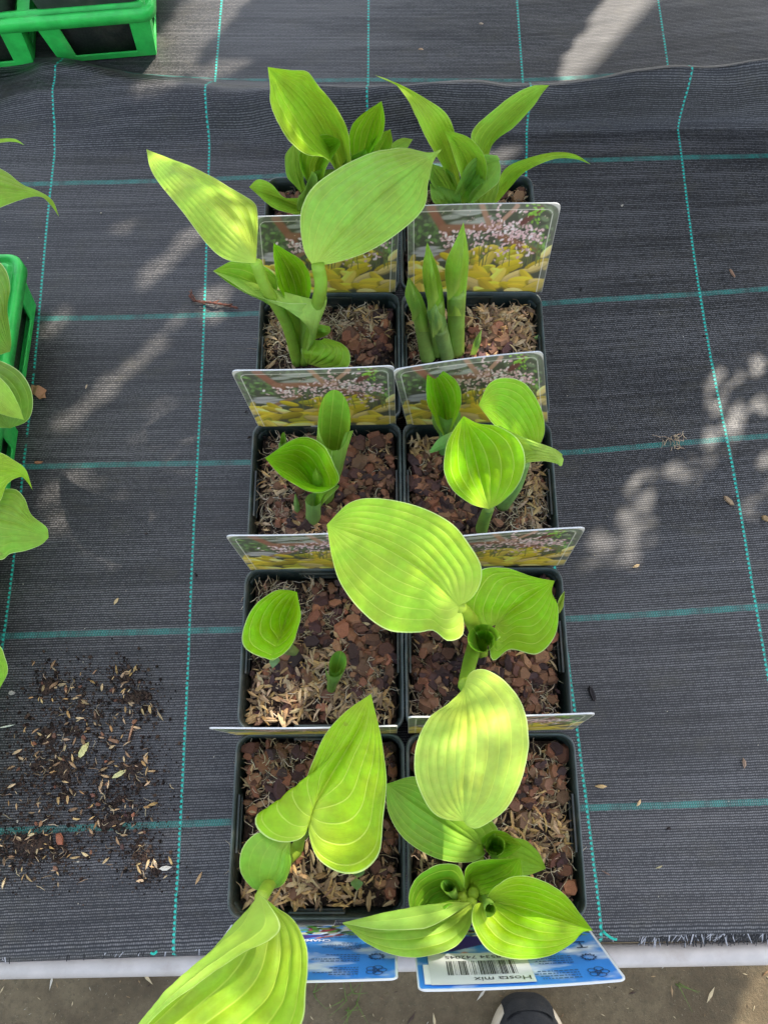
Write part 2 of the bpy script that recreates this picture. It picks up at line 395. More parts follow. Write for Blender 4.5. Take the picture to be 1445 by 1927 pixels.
# crack in the slab, moss and litter on the slab
mb = MB()
for k in range(240):
    px_, py_ = random.uniform(-60, 1500), random.uniform(1815, 1990)
    c = un(px_, py_, ZG + .001); L = random.uniform(.008, .026) if random.random() < .12 else random.uniform(.002, .007); wd = L * random.uniform(.08, .28); a = random.uniform(0, 6.28)
    d = np.array([math.cos(a), math.sin(a), 0]) * L / 2; s = np.array([-math.sin(a), math.cos(a), 0]) * wd / 2; up = np.array([0, 0, random.uniform(.0005, .002)])
    cc = random.choice([(.42, .34, .2), (.3, .2, .1), (.2, .12, .06), (.45, .42, .34), (.05, .03, .02), (.1, .08, .03)])
    mb.add([c - d, c + s, c + d, c - s, c + up], [(0, 1, 4), (1, 2, 4), (2, 3, 4), (3, 0, 4)], cc)
tag(mb.build('floor_litter', M_CHIP), kind='stuff')
mb = MB()
for (x0, y0) in ((648, 1885), (660, 1870), (672, 1885), (655, 1900), (1275, 1850), (590, 1870)):
    for k in range(3):
        c = un(x0 + random.uniform(-6, 6), y0 + random.uniform(-6, 6), ZG); hgt = random.uniform(.012, .035); a = random.uniform(0, 6.28)
        q = [c + np.array([math.cos(a) * t * t * .02, math.sin(a) * t * t * .03, t * hgt]) for t in np.linspace(0, 1, 6)]
        v, f = tube_mesh(q, [.0009 * (1 - t * .8) for t in np.linspace(0, 1, 6)], 4); mb.add(v, f, (.10, .16, .03))
tag(mb.build('floor_grass', M_CHIP), kind='stuff')

# ------------------------------------------------------------------ pots
def rrect(hx, hy, r, n=5):
    out = []
    for cx, cy, a0 in ((hx - r, hy - r, 0), (-hx + r, hy - r, 90), (-hx + r, -hy + r, 180), (hx - r, -hy + r, 270)):
        for k in range(n + 1):
            a = R(a0 + 90 * k / n); out.append((cx + r * math.cos(a), cy + r * math.sin(a)))
    return out
def loft_rr(c, prof, r=.09, n=5, ang=0):
    """prof: (half width, z, corner radius) loops in pot widths"""
    V = []; M = Matrix.Rotation(ang, 2)
    for hw, z, rr in prof:
        for x, y in rrect(hw, hw, rr, n):
            q = M @ Vector((x, y)); V.append((c[0] + q.x * P, c[1] + q.y * P, c[2] + z * P))
    return np.array(V)
def make_pot(parent, c, mat=M_POT, half=.4965, ang=0, clips=('side',), sx=1):
    prof = [(half - .085, -HR / P + .004, .07), (half - .03, -.15, .08), (half - .022, -.07, .085), (half - .004, -.065, .09), (half - .004, -.012, .09), (half - .010, -.008, .085), (half - .018, -.010, .08),
            (half - .024, -.07, .075), (half - .045, -.3, .07), (half - .09, -HR / P + .02, .06)]
    V = loft_rr(c, prof, ang=ang); n = len(V) // len(prof)
    F = [tuple(reversed(q)) for q in grid_faces(len(prof), n, True)] + [tuple((len(prof) - 1) * n + k for k in range(n)), tuple(reversed(range(n)))]
    F = [tuple(reversed(q)) for q in F]
    po = mobj('pot', V, F, mat, parent, True)
    rp = [(half, -.030, .09), (half, -.006, .09), (half - .003, .002, .09), (half - .011, .003, .085), (half - .015, -.002, .08), (half - .017, -.030, .08)]
    Vr = loft_rr(c, rp, ang=ang); n = len(Vr) // len(rp)
    mobj('rim', Vr, grid_faces(len(rp), n, True), M_RIM_GLINT if mat is M_POT else mat, po, True)
    # raised label slots on the inner faces near the rim
    for ax, s in (((1, 0), 1), ((1, 0), -1), ((0, 1), 1), ((0, 1), -1)):
        cx, cy = c[0] + ax[0] * s * (half - .034) * P, c[1] + ax[1] * s * (half - .034) * P
        L = .30 * P; tk = .010 * P; mb = MB()
        for dz, ll, hh in ((-.022, L, .009), (-.125, L, .009)):
            mb.box((cx, cy, c[2] + dz * P), (ll if ax[1] else tk, ll if ax[0] else tk, hh * P))
        for e in (-1, 1):
            mb.box((cx + (e * L / 2 if ax[1] else 0), cy + (e * L / 2 if ax[0] else 0), c[2] - .073 * P), (tk * 1.1, tk * 1.1, .11 * P))
        mb.build('label_slot', mat, po)
    return po

CHC = dict(bark=[(.20, .080, .040), (.13, .055, .032), (.28, .11, .055), (.075, .034, .027), (.18, .09, .05), (.27, .13, .065), (.055, .03, .026)],
           straw=[(.54, .34, .14), (.42, .25, .09), (.54, .38, .20), (.30, .18, .09), (.46, .30, .14), (.24, .15, .08), (.48, .34, .19)],
           fib=[(.62, .52, .36), (.45, .34, .20), (.30, .22, .12), (.20, .13, .07), (.50, .40, .26)])
def chunk(c, L, W_, T, rot, tilt, kind):
    """angular flattened chunk"""
    n = 5 if kind == 'bark' else 4
    a0 = random.uniform(0, 1)
    ring = []
    for k in range(n + (1 if kind == 'bark' else 0)):
        a = 2 * math.pi * (k + a0 * .6 + random.uniform(-.25, .25)) / (n + (1 if kind == 'bark' else 0))
        ring.append((math.cos(a) * L / 2 * random.uniform(.75, 1.1), math.sin(a) * W_ / 2 * random.uniform(.75, 1.1)))
    m = len(ring); V = [(x, y, -T / 2) for x, y in ring] + [(x * random.uniform(.7, .95), y * random.uniform(.7, .95), T / 2 * random.uniform(.5, 1.1)) for x, y in ring]
    F = [tuple(range(m))[::-1], tuple(range(m, 2 * m))] + [(k, (k + 1) % m, m + (k + 1) % m, m + k) for k in range(m)]
    M = np.array(Matrix.Rotation(rot, 3, 'Z') @ Matrix.Rotation(tilt[0], 3, 'X') @ Matrix.Rotation(tilt[1], 3, 'Y'))
    return np.array(V) @ M.T + np.array(c), F
def husk(c, L, W_, rot, tilt):
    """curved pointed straw / rice husk"""
    V = []; 
    for t, wv in ((0, .1), (.3, .9), (.65, 1), (1, .12)):
        x = (t - .5) * L; z = -((t - .5) ** 2) * L * .5
        V += [(x, -W_ / 2 * wv, z), (x, 0, z + W_ * .28 * wv), (x, W_ / 2 * wv, z)]
    M = np.array(Matrix.Rotation(rot, 3, 'Z') @ Matrix.Rotation(tilt[0], 3, 'X') @ Matrix.Rotation(tilt[1], 3, 'Y'))
    return np.array(V) @ M.T + np.array(c), grid_faces(4, 3)
def fibre(c, L, r, rot, curl):
    q = []; a = rot; p = np.array(c, float)
    for k in range(6):
        q.append(p.copy()); a += random.gauss(0, curl); p = p + np.array([math.cos(a), math.sin(a), random.uniform(-.25, .3)]) * L / 5
    return tube_mesh(q, [r * .5, r, r, r, r * .8, r * .3], 3, False)
def jit(c, s=.18): 
    k = random.uniform(1 - s, 1 + s); return tuple(max(0, min(1, x * k * random.uniform(.94, 1.06))) for x in c)

POTS = {}
xl = lambda cidx, r: (-.5 + cidx) * 1.0
SC = 1.003
def pot_center(ci, ri):   # column 0/1, row 0 = nearest
    x = (-.4995 + ci) * P; y = (ri + .5) * SC * P
    return np.array([x, y, HR])
# clusters of material on each pot's surface in photo pixels: (kind, x, y, radius)
CL = {
 (0, 0): [('bark', 480, 1450, 55), ('fib', 525, 1440, 50), ('bark', 600, 1400, 60), ('straw', 620, 1690, 80), ('straw', 520, 1690, 60), ('bark', 740, 1600, 40), ('straw', 460, 1480, 25), ('bark', 745, 1430, 30)],
 (1, 0): [('bark', 1010, 1480, 50), ('bark', 1060, 1400, 40), ('fib', 1030, 1450, 45), ('straw', 1010, 1560, 60), ('fib', 1070, 1600, 45), ('bark', 1080, 1660, 40), ('bark', 775, 1430, 25), ('straw', 780, 1640, 30)],
 (0, 1): [('bark', 650, 1160, 80), ('bark', 470, 1130, 25), ('fib', 590, 1160, 45), ('straw', 520, 1330, 65), ('fib', 680, 1290, 55), ('straw', 600, 1250, 60), ('bark', 540, 1260, 40), ('bark', 700, 1250, 50), ('fib', 510, 1100, 40), ('straw', 680, 1330, 60)],
 (1, 1): [('bark', 810, 1240, 80), ('bark', 1020, 1260, 70), ('fib', 800, 1320, 40), ('bark', 1030, 1100, 45), ('straw', 960, 1210, 30), ('fib', 1015, 1315, 25), ('bark', 950, 1290, 60)],
 (0, 2): [('bark', 700, 880, 85), ('fib', 510, 950, 45), ('straw', 520, 900, 40), ('bark', 560, 960, 50), ('fib', 560, 830, 60), ('straw', 600, 985, 50), ('bark', 630, 960, 50), ('fib', 700, 815, 40)],
 (1, 2): [('bark', 820, 920, 75), ('straw', 800, 840, 40), ('straw', 1010, 900, 50), ('fib', 990, 960, 60), ('bark', 880, 980, 50), ('bark', 1035, 820, 25), ('straw', 1030, 960, 50)],
 (0, 3): [('bark', 690, 645, 50), ('fib', 530, 640, 50), ('straw', 520, 610, 45), ('fib', 650, 590, 70), ('bark', 730, 580, 35), ('straw', 700, 600, 50)],
 (1, 3): [('straw', 960, 600, 75), ('straw', 930, 580, 60), ('fib', 790, 640, 45), ('straw', 1010, 640, 50), ('bark', 920, 660, 50), ('straw', 920, 640, 50)],
 (0, 4): [('fib', 620, 380, 90), ('bark', 560, 370, 70)],
 (1, 4): [('straw', 960, 365, 60), ('fib', 850, 370, 80), ('bark', 980, 350, 50)],
}
SOILZ = -.115
def soil_h(x, y): return .022 * noise.noise(Vector((x * 28, y * 28, 1.3))) + .012 * noise.noise(Vector((x * 70, y * 70, 4)))
def fill_pot(parent, c, cl, seed, half=.452):
    random.seed(seed)
    n = 41; V = []
    for j in range(n):
        for i in range(n):
            x = c[0] + (i / (n - 1) - .5) * 2 * half * P; y = c[1] + (j / (n - 1) - .5) * 2 * half * P
            e = max(abs(i / (n - 1) - .5), abs(j / (n - 1) - .5)) * 2
            V.append((x, y, HR + (SOILZ + soil_h(x, y) - .05 * max(0, e - .8) / .2) * P))
    mobj('soil', V, grid_faces(n, n) and [tuple(reversed(f)) for f in [(q[0], q[3], q[2], q[1]) for q in grid_faces(n, n)]], M_SOIL, parent, True)
    bk, st, fb, pe = MB(), MB(), MB(), MB()
    def place(x, y, lift=0):
        return (x, y, HR + (SOILZ + soil_h(x, y) + lift) * P)
    def inside(x, y): return abs(x - c[0]) < (half - .015) * P and abs(y - c[1]) < (half - .015) * P
    def put(kind, x, y, lift):
        if not inside(x, y): return
        q = place(x, y, lift); rot = random.uniform(0, 6.28)
        if kind == 'bark':
            L = random.choice([.035, .05, .065, .08, .10, .125]) * P * random.uniform(.8, 1.25)
            v, f = chunk(q, L, L * random.uniform(.45, .85), L * random.uniform(.2, .4), rot, (random.gauss(0, .35), random.gauss(0, .3)), 'bark')
            bk.add(v, f, jit(random.choice(CHC['bark']), .3))
        elif kind == 'straw':
            L = random.uniform(.04, .12) * P
            v, f = husk(q, L, L * random.uniform(.14, .32), rot, (random.gauss(0, .5), random.gauss(0, .35)))
            st.add(v, f, jit(random.choice(CHC['straw']), .25))
        elif kind == 'fib':
            v, f = fibre(q, random.uniform(.05, .17) * P, random.uniform(.0010, .0034) * P, rot, .6); fb.add(v, f, jit(random.choice(CHC['fib']), .25))
        else:
            L = random.uniform(.012, .035) * P
            v, f = chunk(q, L, L * .8, L * .7, rot, (random.gauss(0, .6), random.gauss(0, .6)), 'bark'); pe.add(v, f, jit(random.choice([(.04, .022, .015), (.09, .050, .03), (.022, .014, .01), (.13, .08, .045)]), .3))
    rnd = lambda: c[0] + random.uniform(-half, half) * P
    rndy = lambda: c[1] + random.uniform(-half, half) * P
    for k in range(1500): put('peat', rnd(), rndy(), random.uniform(0, .012))
    for k in range(60): put('bark', rnd(), rndy(), random.uniform(-.005, .015))
    for k in range(110): put('straw', rnd(), rndy(), random.uniform(.008, .025))
    for k in range(190): put('fib', rnd(), rndy(), random.uniform(.005, .025))
    for kind, px_, py_, rad in cl:
        cc = uh(px_, py_, SOILZ); rr = rad / F_PX * (CAM.z - HR) * 1.05
        N = {'bark': 1.0, 'straw': 1.7, 'fib': 2.3}[kind] * (rad / 50) ** 2 * 62
        for k in range(int(N)):
            a = random.uniform(0, 6.28); r = rr * math.sqrt(random.random()) * random.uniform(.7, 1.25)
            put(kind, cc[0] + r * math.cos(a), cc[1] + r * math.sin(a), random.uniform(.008, .04))
    for b_, nm, mt in ((pe, 'peat_crumbs', M_SOILCHIP), (bk, 'bark_chips', M_CHIP), (st, 'straw_chips', M_CHIP), (fb, 'root_fibres', M_CHIP)):
        if b_.n: tag(b_.build(nm, mt, parent), kind='stuff')
PL = {
 (0, 0): 'potted hosta, front left, with one huge folded leaf reaching over the white rail',
 (1, 0): 'potted hosta, front right, rosette of cupped leaves behind the barcode label',
 (0, 1): 'potted hosta in second row left with one small round leaf and a tiny rolled shoot',
 (1, 1): 'potted hosta in second row, huge broad leaf leaning left and another drooping forward',
 (0, 2): 'potted hosta in middle row left with a small open funnel shaped leaf',
 (1, 2): 'potted hosta in middle row right with one large heart shaped cupped leaf',
 (0, 3): 'potted hosta in fourth row left with two big leaves spread like wings',
 (1, 3): 'potted hosta in fourth row right with only upright rolled spears and no open leaves',
 (0, 4): 'potted hosta in back row left, broad upright leaf over small cupped leaves',
 (1, 4): 'potted hosta in back row right with narrow leaves fanning out to long thin tips'}
ROOT = {}
for (ci, ri), lab in PL.items():
    c = pot_center(ci, ri)
    e = empty('potted_hosta', (c[0], c[1], 0), lab, 'potted plant', 'hostas in square pots standing in two rows')
    ROOT[(ci, ri)] = e
    make_pot(e, c); fill_pot(e, c, CL[(ci, ri)], 100 + ci * 10 + ri)


# ------------------------------------------------------------------ leaves
def rail(pts, hs, n):
    p = cr([(a, b) for a, b in pts], n); t = np.linspace(0, 1, n)
    hh = np.asarray(hs, float); tt = np.linspace(0, 1, len(hh))
    if len(hh) > 2:      # smooth height profile
        h = cr(np.c_[tt * 1000, hh], 200); hz = np.interp(t * 1000, h[:, 0], h[:, 1])
    else: hz = np.interp(t, tt, hh)
    return uh(p[:, 0], p[:, 1], hz)
LB = 1.14
LIME, MID, PALE, DEEP = (.27, .47, .015), (.24, .44, .035), (.40, .56, .06), (.17, .38, .02)
def leaf(root, rails, colr=MID, nv=6, puff=.55, flip=None, nu=56, ns=64, keel=.5, name='leaf', vein=1.0, label=None, wave=.5, fine=False, vpos=None):
    Rr = np.array([rail(p, h, nu) for p, h in rails])       # rails x nu x 3
    nv = max(2, nv * .78); k = len(Rr); tv = np.array(vpos if vpos else np.linspace(-1, 1, k), float)
    S = np.linspace(-1, 1, ns)
    E = np.concatenate([2 * Rr[:1] - Rr[1:2], Rr, 2 * Rr[-1:] - Rr[-2:-1]])
    if k == 3:  # flatter end tangents: a smooth arch through the three rails
        pass
    out = np.empty((nu, ns, 3))
    for j, s_ in enumerate(S):
        i = min(k - 2, max(0, int(np.searchsorted(tv, s_, 'right')) - 1)); t = (s_ - tv[i]) / (tv[i + 1] - tv[i])
        a, b, c, d = E[i], E[i + 1], E[i + 2], E[i + 3]
        out[:, j] = 0.5 * (2 * b + (c - a) * t + (2 * a - 5 * b + 4 * c - d) * t * t + (3 * b - a - 3 * c + d) * t ** 3)
    du = np.gradient(out, axis=0); dv = np.gradient(out, axis=1)
    N = np.cross(du, dv); N /= np.linalg.norm(N, axis=2)[..., None] + 1e-12
    mid = N[nu // 4: 3 * nu // 4, ns // 2 - 3: ns // 2 + 4].mean((0, 1))
    fl = (mid[2] < 0) if flip is None else flip
    if fl: N = -N
    width = np.linalg.norm(np.diff(out, axis=1), axis=2).sum(1)[:, None]
    u = np.linspace(0, 1, nu)[:, None]
    env = np.clip(u / .12, 0, 1) ** 1 * np.clip((1 - u) / .25, 0, 1)
    ph = np.abs(np.sin(np.pi * nv * np.abs(S)))[None, :] ** .75
    edge = np.clip((1 - np.abs(S)) / .12, 0, 1)[None]
    amp = puff * width / (2 * nv) * .22
    out = out + N * (amp * env * (ph - .6) * edge)[..., None]
    out = out - N * (keel * .05 * width * np.exp(-(S[None] / .09) ** 2) * env)[..., None]
    wv = np.sin(u * 15 + S[None] * 2 + len(rails[0][0])) * np.abs(S)[None] ** 3 * width * .012 * wave * np.clip(u / .2, 0, 1) * np.clip((1 - u) / .2, 0, 1)
    out = out + N * wv[..., None]
    pk = np.array([[noise.noise(Vector(p) * 95) + .6 * noise.noise(Vector(p) * 240) for p in r] for r in out]); out = out + N * (pk * .00055 * env * min(1, puff * 1.6))[..., None]
    F = grid_faces(nu, ns)
    if not fl: F = [tuple(reversed(q)) for q in F]
    uvs = np.stack([np.broadcast_to(u, (nu, ns)), np.broadcast_to((S + 1) / 2, (nu, ns))], -1).reshape(-1, 2)
    o = mobj(name, out.reshape(-1, 3), F, M_LEAF, root, True, colors=np.tile((nv / 20, vein, 0), (nu * ns, 1)), uvs=uvs)
    o.color = (min(.8, colr[0] * LB * .99 + .01), min(.8, colr[1] * LB), colr[2] * LB + .008, 1)
    if label: o['label'] = label
    return o
def stalk(root, pts, hs, r0, r1, colr=PALE, name='stalk'):
    p = rail(pts, hs, 22); rr = np.linspace(r0, r1, 22) * P
    v, f = tube_mesh(p, rr, 10)
    uvs = np.zeros((len(v), 2)); uvs[:, 0] = .9; uvs[:, 1] = .42
    o = mobj(name, v, f, M_LEAF, root, True, colors=np.tile((.3, 0, 0), (len(v), 1)), uvs=uvs); o.color = (*colr, 1); return o
def scroll(root, base, top, r, turns=1.35, slant=.35, tipdir=0, colr=MID, name='rolled_leaf', nt=34, na=70, tight=.35, nv=4, start=0):
    """rolled leaf: base (x,y,h) to top (x,y,h); r = radii along it in pot widths; tipdir = image angle of the tall side"""
    b = uh(*base); t = uh(*top); ax = t - b; L = np.linalg.norm(ax); ax = ax / L
    ex = np.array([1., 0, 0]); ex = ex - ax * ex.dot(ax); ex /= np.linalg.norm(ex); ey = np.cross(ax, ex)
    r = np.interp(np.linspace(0, 1, nt), np.linspace(0, 1, len(r)), r) * P
    V = np.empty((nt, na, 3)); td = R(tipdir)
    for i in range(nt):
        q = i / (nt - 1)
        for j in range(na):
            s_ = j / (na - 1); th = td + math.pi + start + s_ * 2 * math.pi * turns - math.pi * turns * 1.0 + math.pi
            rad = r[i] * (1 - tight * s_)
            hgt = q * (1 + slant * (math.cos(th - td) * .5 - .0)) 
            wv = 1 - .0 * s_
            V[i, j] = b + ax * L * hgt * wv + rad * (math.cos(th) * ex + math.sin(th) * ey)
    S = np.linspace(0, 1, na)
    uvs = np.stack([np.broadcast_to(np.linspace(.1, .9, nt)[:, None], (nt, na)), np.broadcast_to(S[None], (nt, na))], -1).reshape(-1, 2)
    F = grid_faces(nt, na)
    F = [tuple(reversed(q)) for q in F]
    o = mobj(name, V.reshape(-1, 3), F, M_LEAF, root, True, colors=np.tile((nv / 20, .7, 0), (nt * na, 1)), uvs=uvs); o.color = (*colr, 1)
    return o
Z0 = -.10     # soil level for stems
# ---- front left
r_ = ROOT[(0, 0)]
leaf(r_, [([(583, 1528), (574, 1572), (540, 1585), (505, 1576), (482, 1552), (489, 1529), (530, 1518), (566, 1485), (590, 1430), (612, 1382), (652, 1338), (698, 1306)], [.50, .52, .50, .45, .55, .72, .88, .95]),
          ([(583, 1528), (602, 1497), (640, 1430), (676, 1368), (698, 1306)], [.50, .62, .74, .86, .95]),
          ([(583, 1528), (582, 1575), (600, 1618), (640, 1643), (680, 1640), (713, 1606), (721, 1540), (727, 1470), (718, 1390), (706, 1340), (698, 1306)], [.50, .52, .50, .5, .56, .66, .78, .88, .95])],
     (.27, .46, .012), 7, keel=.8, label='tall heart shaped leaf pointing up')
leaf(r_, [([(548, 1580), (520, 1563), (480, 1570), (455, 1600), (453, 1640), (475, 1671), (500, 1677)], [.42, .47, .50, .46, .40]),
          ([(548, 1580), (535, 1600), (525, 1640), (500, 1677)], [.42, .44, .44, .40]),
          ([(548, 1580), (546, 1600), (547, 1632), (533, 1664), (500, 1677)], [.42, .36, .30, .32, .40])],
     (.20, .42, .035), 5, puff=.15, vein=.25, label='small smooth rounded leaf')
leaf(r_, [([(488, 1685), (504, 1698), (526, 1752), (450, 1800), (370, 1852), (300, 1906), (238, 1975)], [.62, .92, 1.08, 1.18, 1.12, .98, .85]),
          ([(487, 1684), (440, 1748), (385, 1800), (320, 1858), (255, 1935), (238, 1975)], [.61, .80, .96, 1.02, .95, .85]),
          ([(489, 1686), (455, 1760), (400, 1830), (330, 1895), (262, 1955), (238, 1975)], [.60, .66, .72, .76, .78, .85]),
          ([(493, 1688), (520, 1760), (500, 1860), (420, 1930), (320, 1985), (238, 1975)], [.60, .66, .70, .74, .80, .85]),
          ([(496, 1687), (518, 1706), (553, 1732), (577, 1785), (577, 1850), (568, 1925), (520, 2000), (390, 2030), (238, 1975)], [.62, .74, .84, .90, .94, .96, .94, .90, .85])],
     (.30, .47, .035), 6, keel=.0, puff=.8, vpos=[-1, -.55, -.2, .35, 1], wave=.2, label='huge pale leaf folded over along its length')
stalk(r_, [(556, 1600), (540, 1615), (515, 1650), (491, 1690)], [Z0, .05, .35, .62], .045, .032, (.36, .50, .06))
stalk(r_, [(560, 1598), (566, 1570), (583, 1526)], [Z0, .1, .50], .035, .03, (.36, .50, .06))
scroll(r_, (572, 1570, -.1), (578, 1548, .36), [.03, .035, .034], 1.4, .3, 90, (.2, .4, .04))
for a, b, c_ in ((610, 1575, 1), (675, 1642, 1), (672, 1662, -1), (650, 1642, 0)):
    leaf(r_, [([(a - 2, b + 10 * c_), (a - 12, b), (a, b - 14 * (c_ or 1))], [-.09, -.05, -.05]), ([(a - 2, b + 10 * c_), (a, b - 14 * (c_ or 1))], [-.09, -.05]), ([(a - 2, b + 10 * c_), (a + 11, b), (a, b - 14 * (c_ or 1))], [-.09, -.05, -.05])],
         (.17, .32, .10), 3, vein=.1, nu=12, ns=10, name='seedling_leaf')
# ---- front right
r_ = ROOT[(1, 0)]
leaf(r_, [([(905, 1592), (925, 1588), (937, 1562), (905, 1525), (850, 1492), (785, 1462), (727, 1475)], [.20, .26, .34, .42, .46, .44]),
          ([(905, 1592), (850, 1562), (785, 1520), (727, 1475)], [.20, .27, .36, .44]),
          ([(905, 1592), (912, 1608), (880, 1623), (820, 1615), (762, 1580), (731, 1530), (727, 1475)], [.20, .24, .28, .34, .40, .44])], (.20, .40, .03), 6, puff=.4, vein=.7)
leaf(r_, [([(925, 1610), (950, 1582), (985, 1580), (1012, 1602), (1027, 1635)], [.1, .22, .28, .26]),
          ([(925, 1610), (975, 1618), (1027, 1635)], [.1, .17, .24]),
          ([(925, 1610), (940, 1638), (985, 1648), (1027, 1635)], [.1, .20, .22, .24])], (.30, .50, .05), 4, vein=.3)
leaf(r_, [([(915, 1603), (905, 1580), (922, 1564), (950, 1566), (983, 1590)], [.05, .34, .40, .42, .44]),
          ([(922, 1606), (925, 1592), (945, 1590), (983, 1590)], [.0, .15, .24, .44]),
          ([(925, 1606), (928, 1614), (955, 1612), (983, 1590)], [.05, .34, .38, .44])], (.2, .42, .02), 4)
scroll(r_, (932, 1610, .0), (933, 1590, .42), [.03, .045, .055], 1.5, .2, 0, (.18, .38, .03))
leaf(r_, [([(885, 1688), (872, 1665), (878, 1630), (915, 1617), (945, 1617), (979, 1614)], [.05, .38, .48, .5, .5, .5]),
          ([(888, 1686), (886, 1655), (915, 1645), (979, 1614)], [.0, .18, .26, .5]),
          ([(888, 1688), (905, 1687), (945, 1676), (982, 1655), (979, 1614)], [.05, .34, .40, .46, .5])], (.2, .42, .015), 6, keel=.2)
leaf(r_, [([(868, 1690), (874, 1655), (860, 1628), (820, 1630), (785, 1650), (770, 1690), (776, 1730)], [.05, .50, .56, .56, .54, .52, .52]),
          ([(866, 1695), (845, 1680), (815, 1685), (776, 1730)], [.0, .20, .26, .52]),
          ([(868, 1695), (870, 1690), (835, 1714), (776, 1730)], [.05, .46, .5, .52])], (.16, .38, .02), 5, keel=.2)
scroll(r_, (856, 1690, .1), (842, 1668, .46), [.02, .032, .036], 1.6, .25, 200, (.2, .4, .05))
leaf(r_, [([(886, 1698), (850, 1722), (800, 1746), (725, 1750), (645, 1738)], [.30, .60, .66, .62, .55]),
          ([(886, 1698), (850, 1698), (785, 1706), (715, 1720), (645, 1736)], [.28, .44, .52, .54, .55]),
          ([(888, 1700), (845, 1712), (775, 1728), (700, 1742), (645, 1737)], [.24, .34, .42, .48, .55]),
          ([(889, 1702), (886, 1740), (855, 1782), (795, 1801), (740, 1797), (690, 1775), (660, 1750), (645, 1738)], [.28, .40, .46, .48, .48, .50, .52, .55])],
     (.25, .43, .04), 5, keel=0, vpos=[-1, -.5, -.1, 1], puff=.45, vein=.6, wave=.3, label='long pointed leaf folded over at its upper edge')
leaf(r_, [([(922, 1694), (916, 1690), (930, 1668), (962, 1652), (1005, 1652), (1050, 1672), (1085, 1712), (1115, 1751)], [.30, .52, .60, .62, .60, .56, .50, .42]),
          ([(922, 1696), (960, 1702), (1030, 1725), (1115, 1751)], [.26, .36, .42, .42]),
          ([(918, 1697), (892, 1704), (890, 1745), (918, 1788), (970, 1805), (1030, 1800), (1075, 1776), (1095, 1755), (1115, 1751)], [.30, .50, .52, .52, .50, .48, .46, .44, .42])],
     (.25, .46, .008), 7, keel=.5, label='broad pointed leaf over the blue label')
scroll(r_, (912, 1688, .2), (922, 1712, .56), [.02, .03, .036], 1.6, .25, 160, (.2, .4, .05))
for q in ([(898, 1640), (900, 1598)], [(892, 1668), (890, 1682)], [(880, 1670), (868, 1690)], [(890, 1676), (886, 1700)], [(898, 1676), (920, 1694)]):
    stalk(r_, [(893, 1655)] + q, [Z0, .05, .22], .04, .03)
# ---- second row right: leaf drooping forward, huge leaf leaning left
r_ = ROOT[(1, 1)]
leaf(r_, [([(874, 1290), (866, 1302), (845, 1322), (808, 1350), (784, 1400), (780, 1455), (795, 1500), (818, 1532), (845, 1543), (873, 1545)], [.72, .86, .92, .95, .95, .90, .82, .74]),
          ([(874, 1290), (877, 1380), (873, 1470), (873, 1546)], [.72, .98, .98, .74]),
          ([(874, 1290), (884, 1266), (912, 1260), (952, 1284), (985, 1330), (994, 1392), (984, 1455), (955, 1520), (905, 1556), (882, 1556), (873, 1545)], [.72, .80, .86, .90, .90, .88, .84, .78, .72, .74])],
     (.36, .50, .07), 7, puff=.9, keel=.4, label='pale yellow drooping leaf with deep parallel folds')
stalk(r_, [(893, 1215), (884, 1245), (874, 1290)], [Z0 + .1, .3, .72], .045, .035, (.30, .48, .05))
leaf(r_, [([(862, 1140), (885, 1128), (903, 1100), (905, 1065), (885, 1028), (850, 985), (790, 954), (715, 938), (660, 945), (615, 987)], [1.0, 1.12, 1.20, 1.26, 1.32, 1.36, 1.36, 1.3]),
          ([(862, 1140), (800, 1080), (715, 1028), (615, 987)], [1.0, 1.14, 1.26, 1.3]),
          ([(862, 1140), (872, 1166), (869, 1196), (842, 1206), (815, 1187), (785, 1191), (730, 1186), (680, 1150), (642, 1100), (625, 1050), (615, 987)], [1.0, .98, .98, 1.0, 1.05, 1.10, 1.16, 1.22, 1.26, 1.3])],
     (.29, .48, .03), 8, puff=.8, keel=.5, wave=.7, label='huge broad ribbed leaf leaning left')
stalk(r_, [(905, 1230), (900, 1200), (885, 1165), (862, 1140)], [Z0, .3, .7, 1.0], .045, .035)
leaf(r_, [([(932, 1176), (895, 1185), (872, 1152), (880, 1108), (905, 1072), (950, 1069), (1000, 1085), (1043, 1093)], [.50, .60, .70, .74, .74, .72, .72]),
          ([(932, 1176), (965, 1150), (1005, 1120), (1043, 1093)], [.50, .58, .64, .72]),
          ([(932, 1176), (922, 1215), (928, 1243), (960, 1222), (1010, 1231), (1044, 1196), (1050, 1145), (1038, 1115), (1043, 1093)], [.50, .50, .50, .54, .58, .62, .66, .72])],
     (.23, .47, .008), 8, keel=.7, puff=.7)
scroll(r_, (912, 1218, .05), (908, 1203, .80), [.035, .06, .09], 1.35, .22, 250, (.17, .38, .03), tight=.45)
leaf(r_, [([(1040, 1160), (1052, 1125), (1062, 1112)], [.1, .3, .3]), ([(1042, 1162), (1055, 1135), (1062, 1112)], [.1, .2, .3]), ([(1044, 1164), (1060, 1140), (1062, 1112)], [.1, .3, .3])], (.34, .46, .08), 2, nu=16, ns=14)
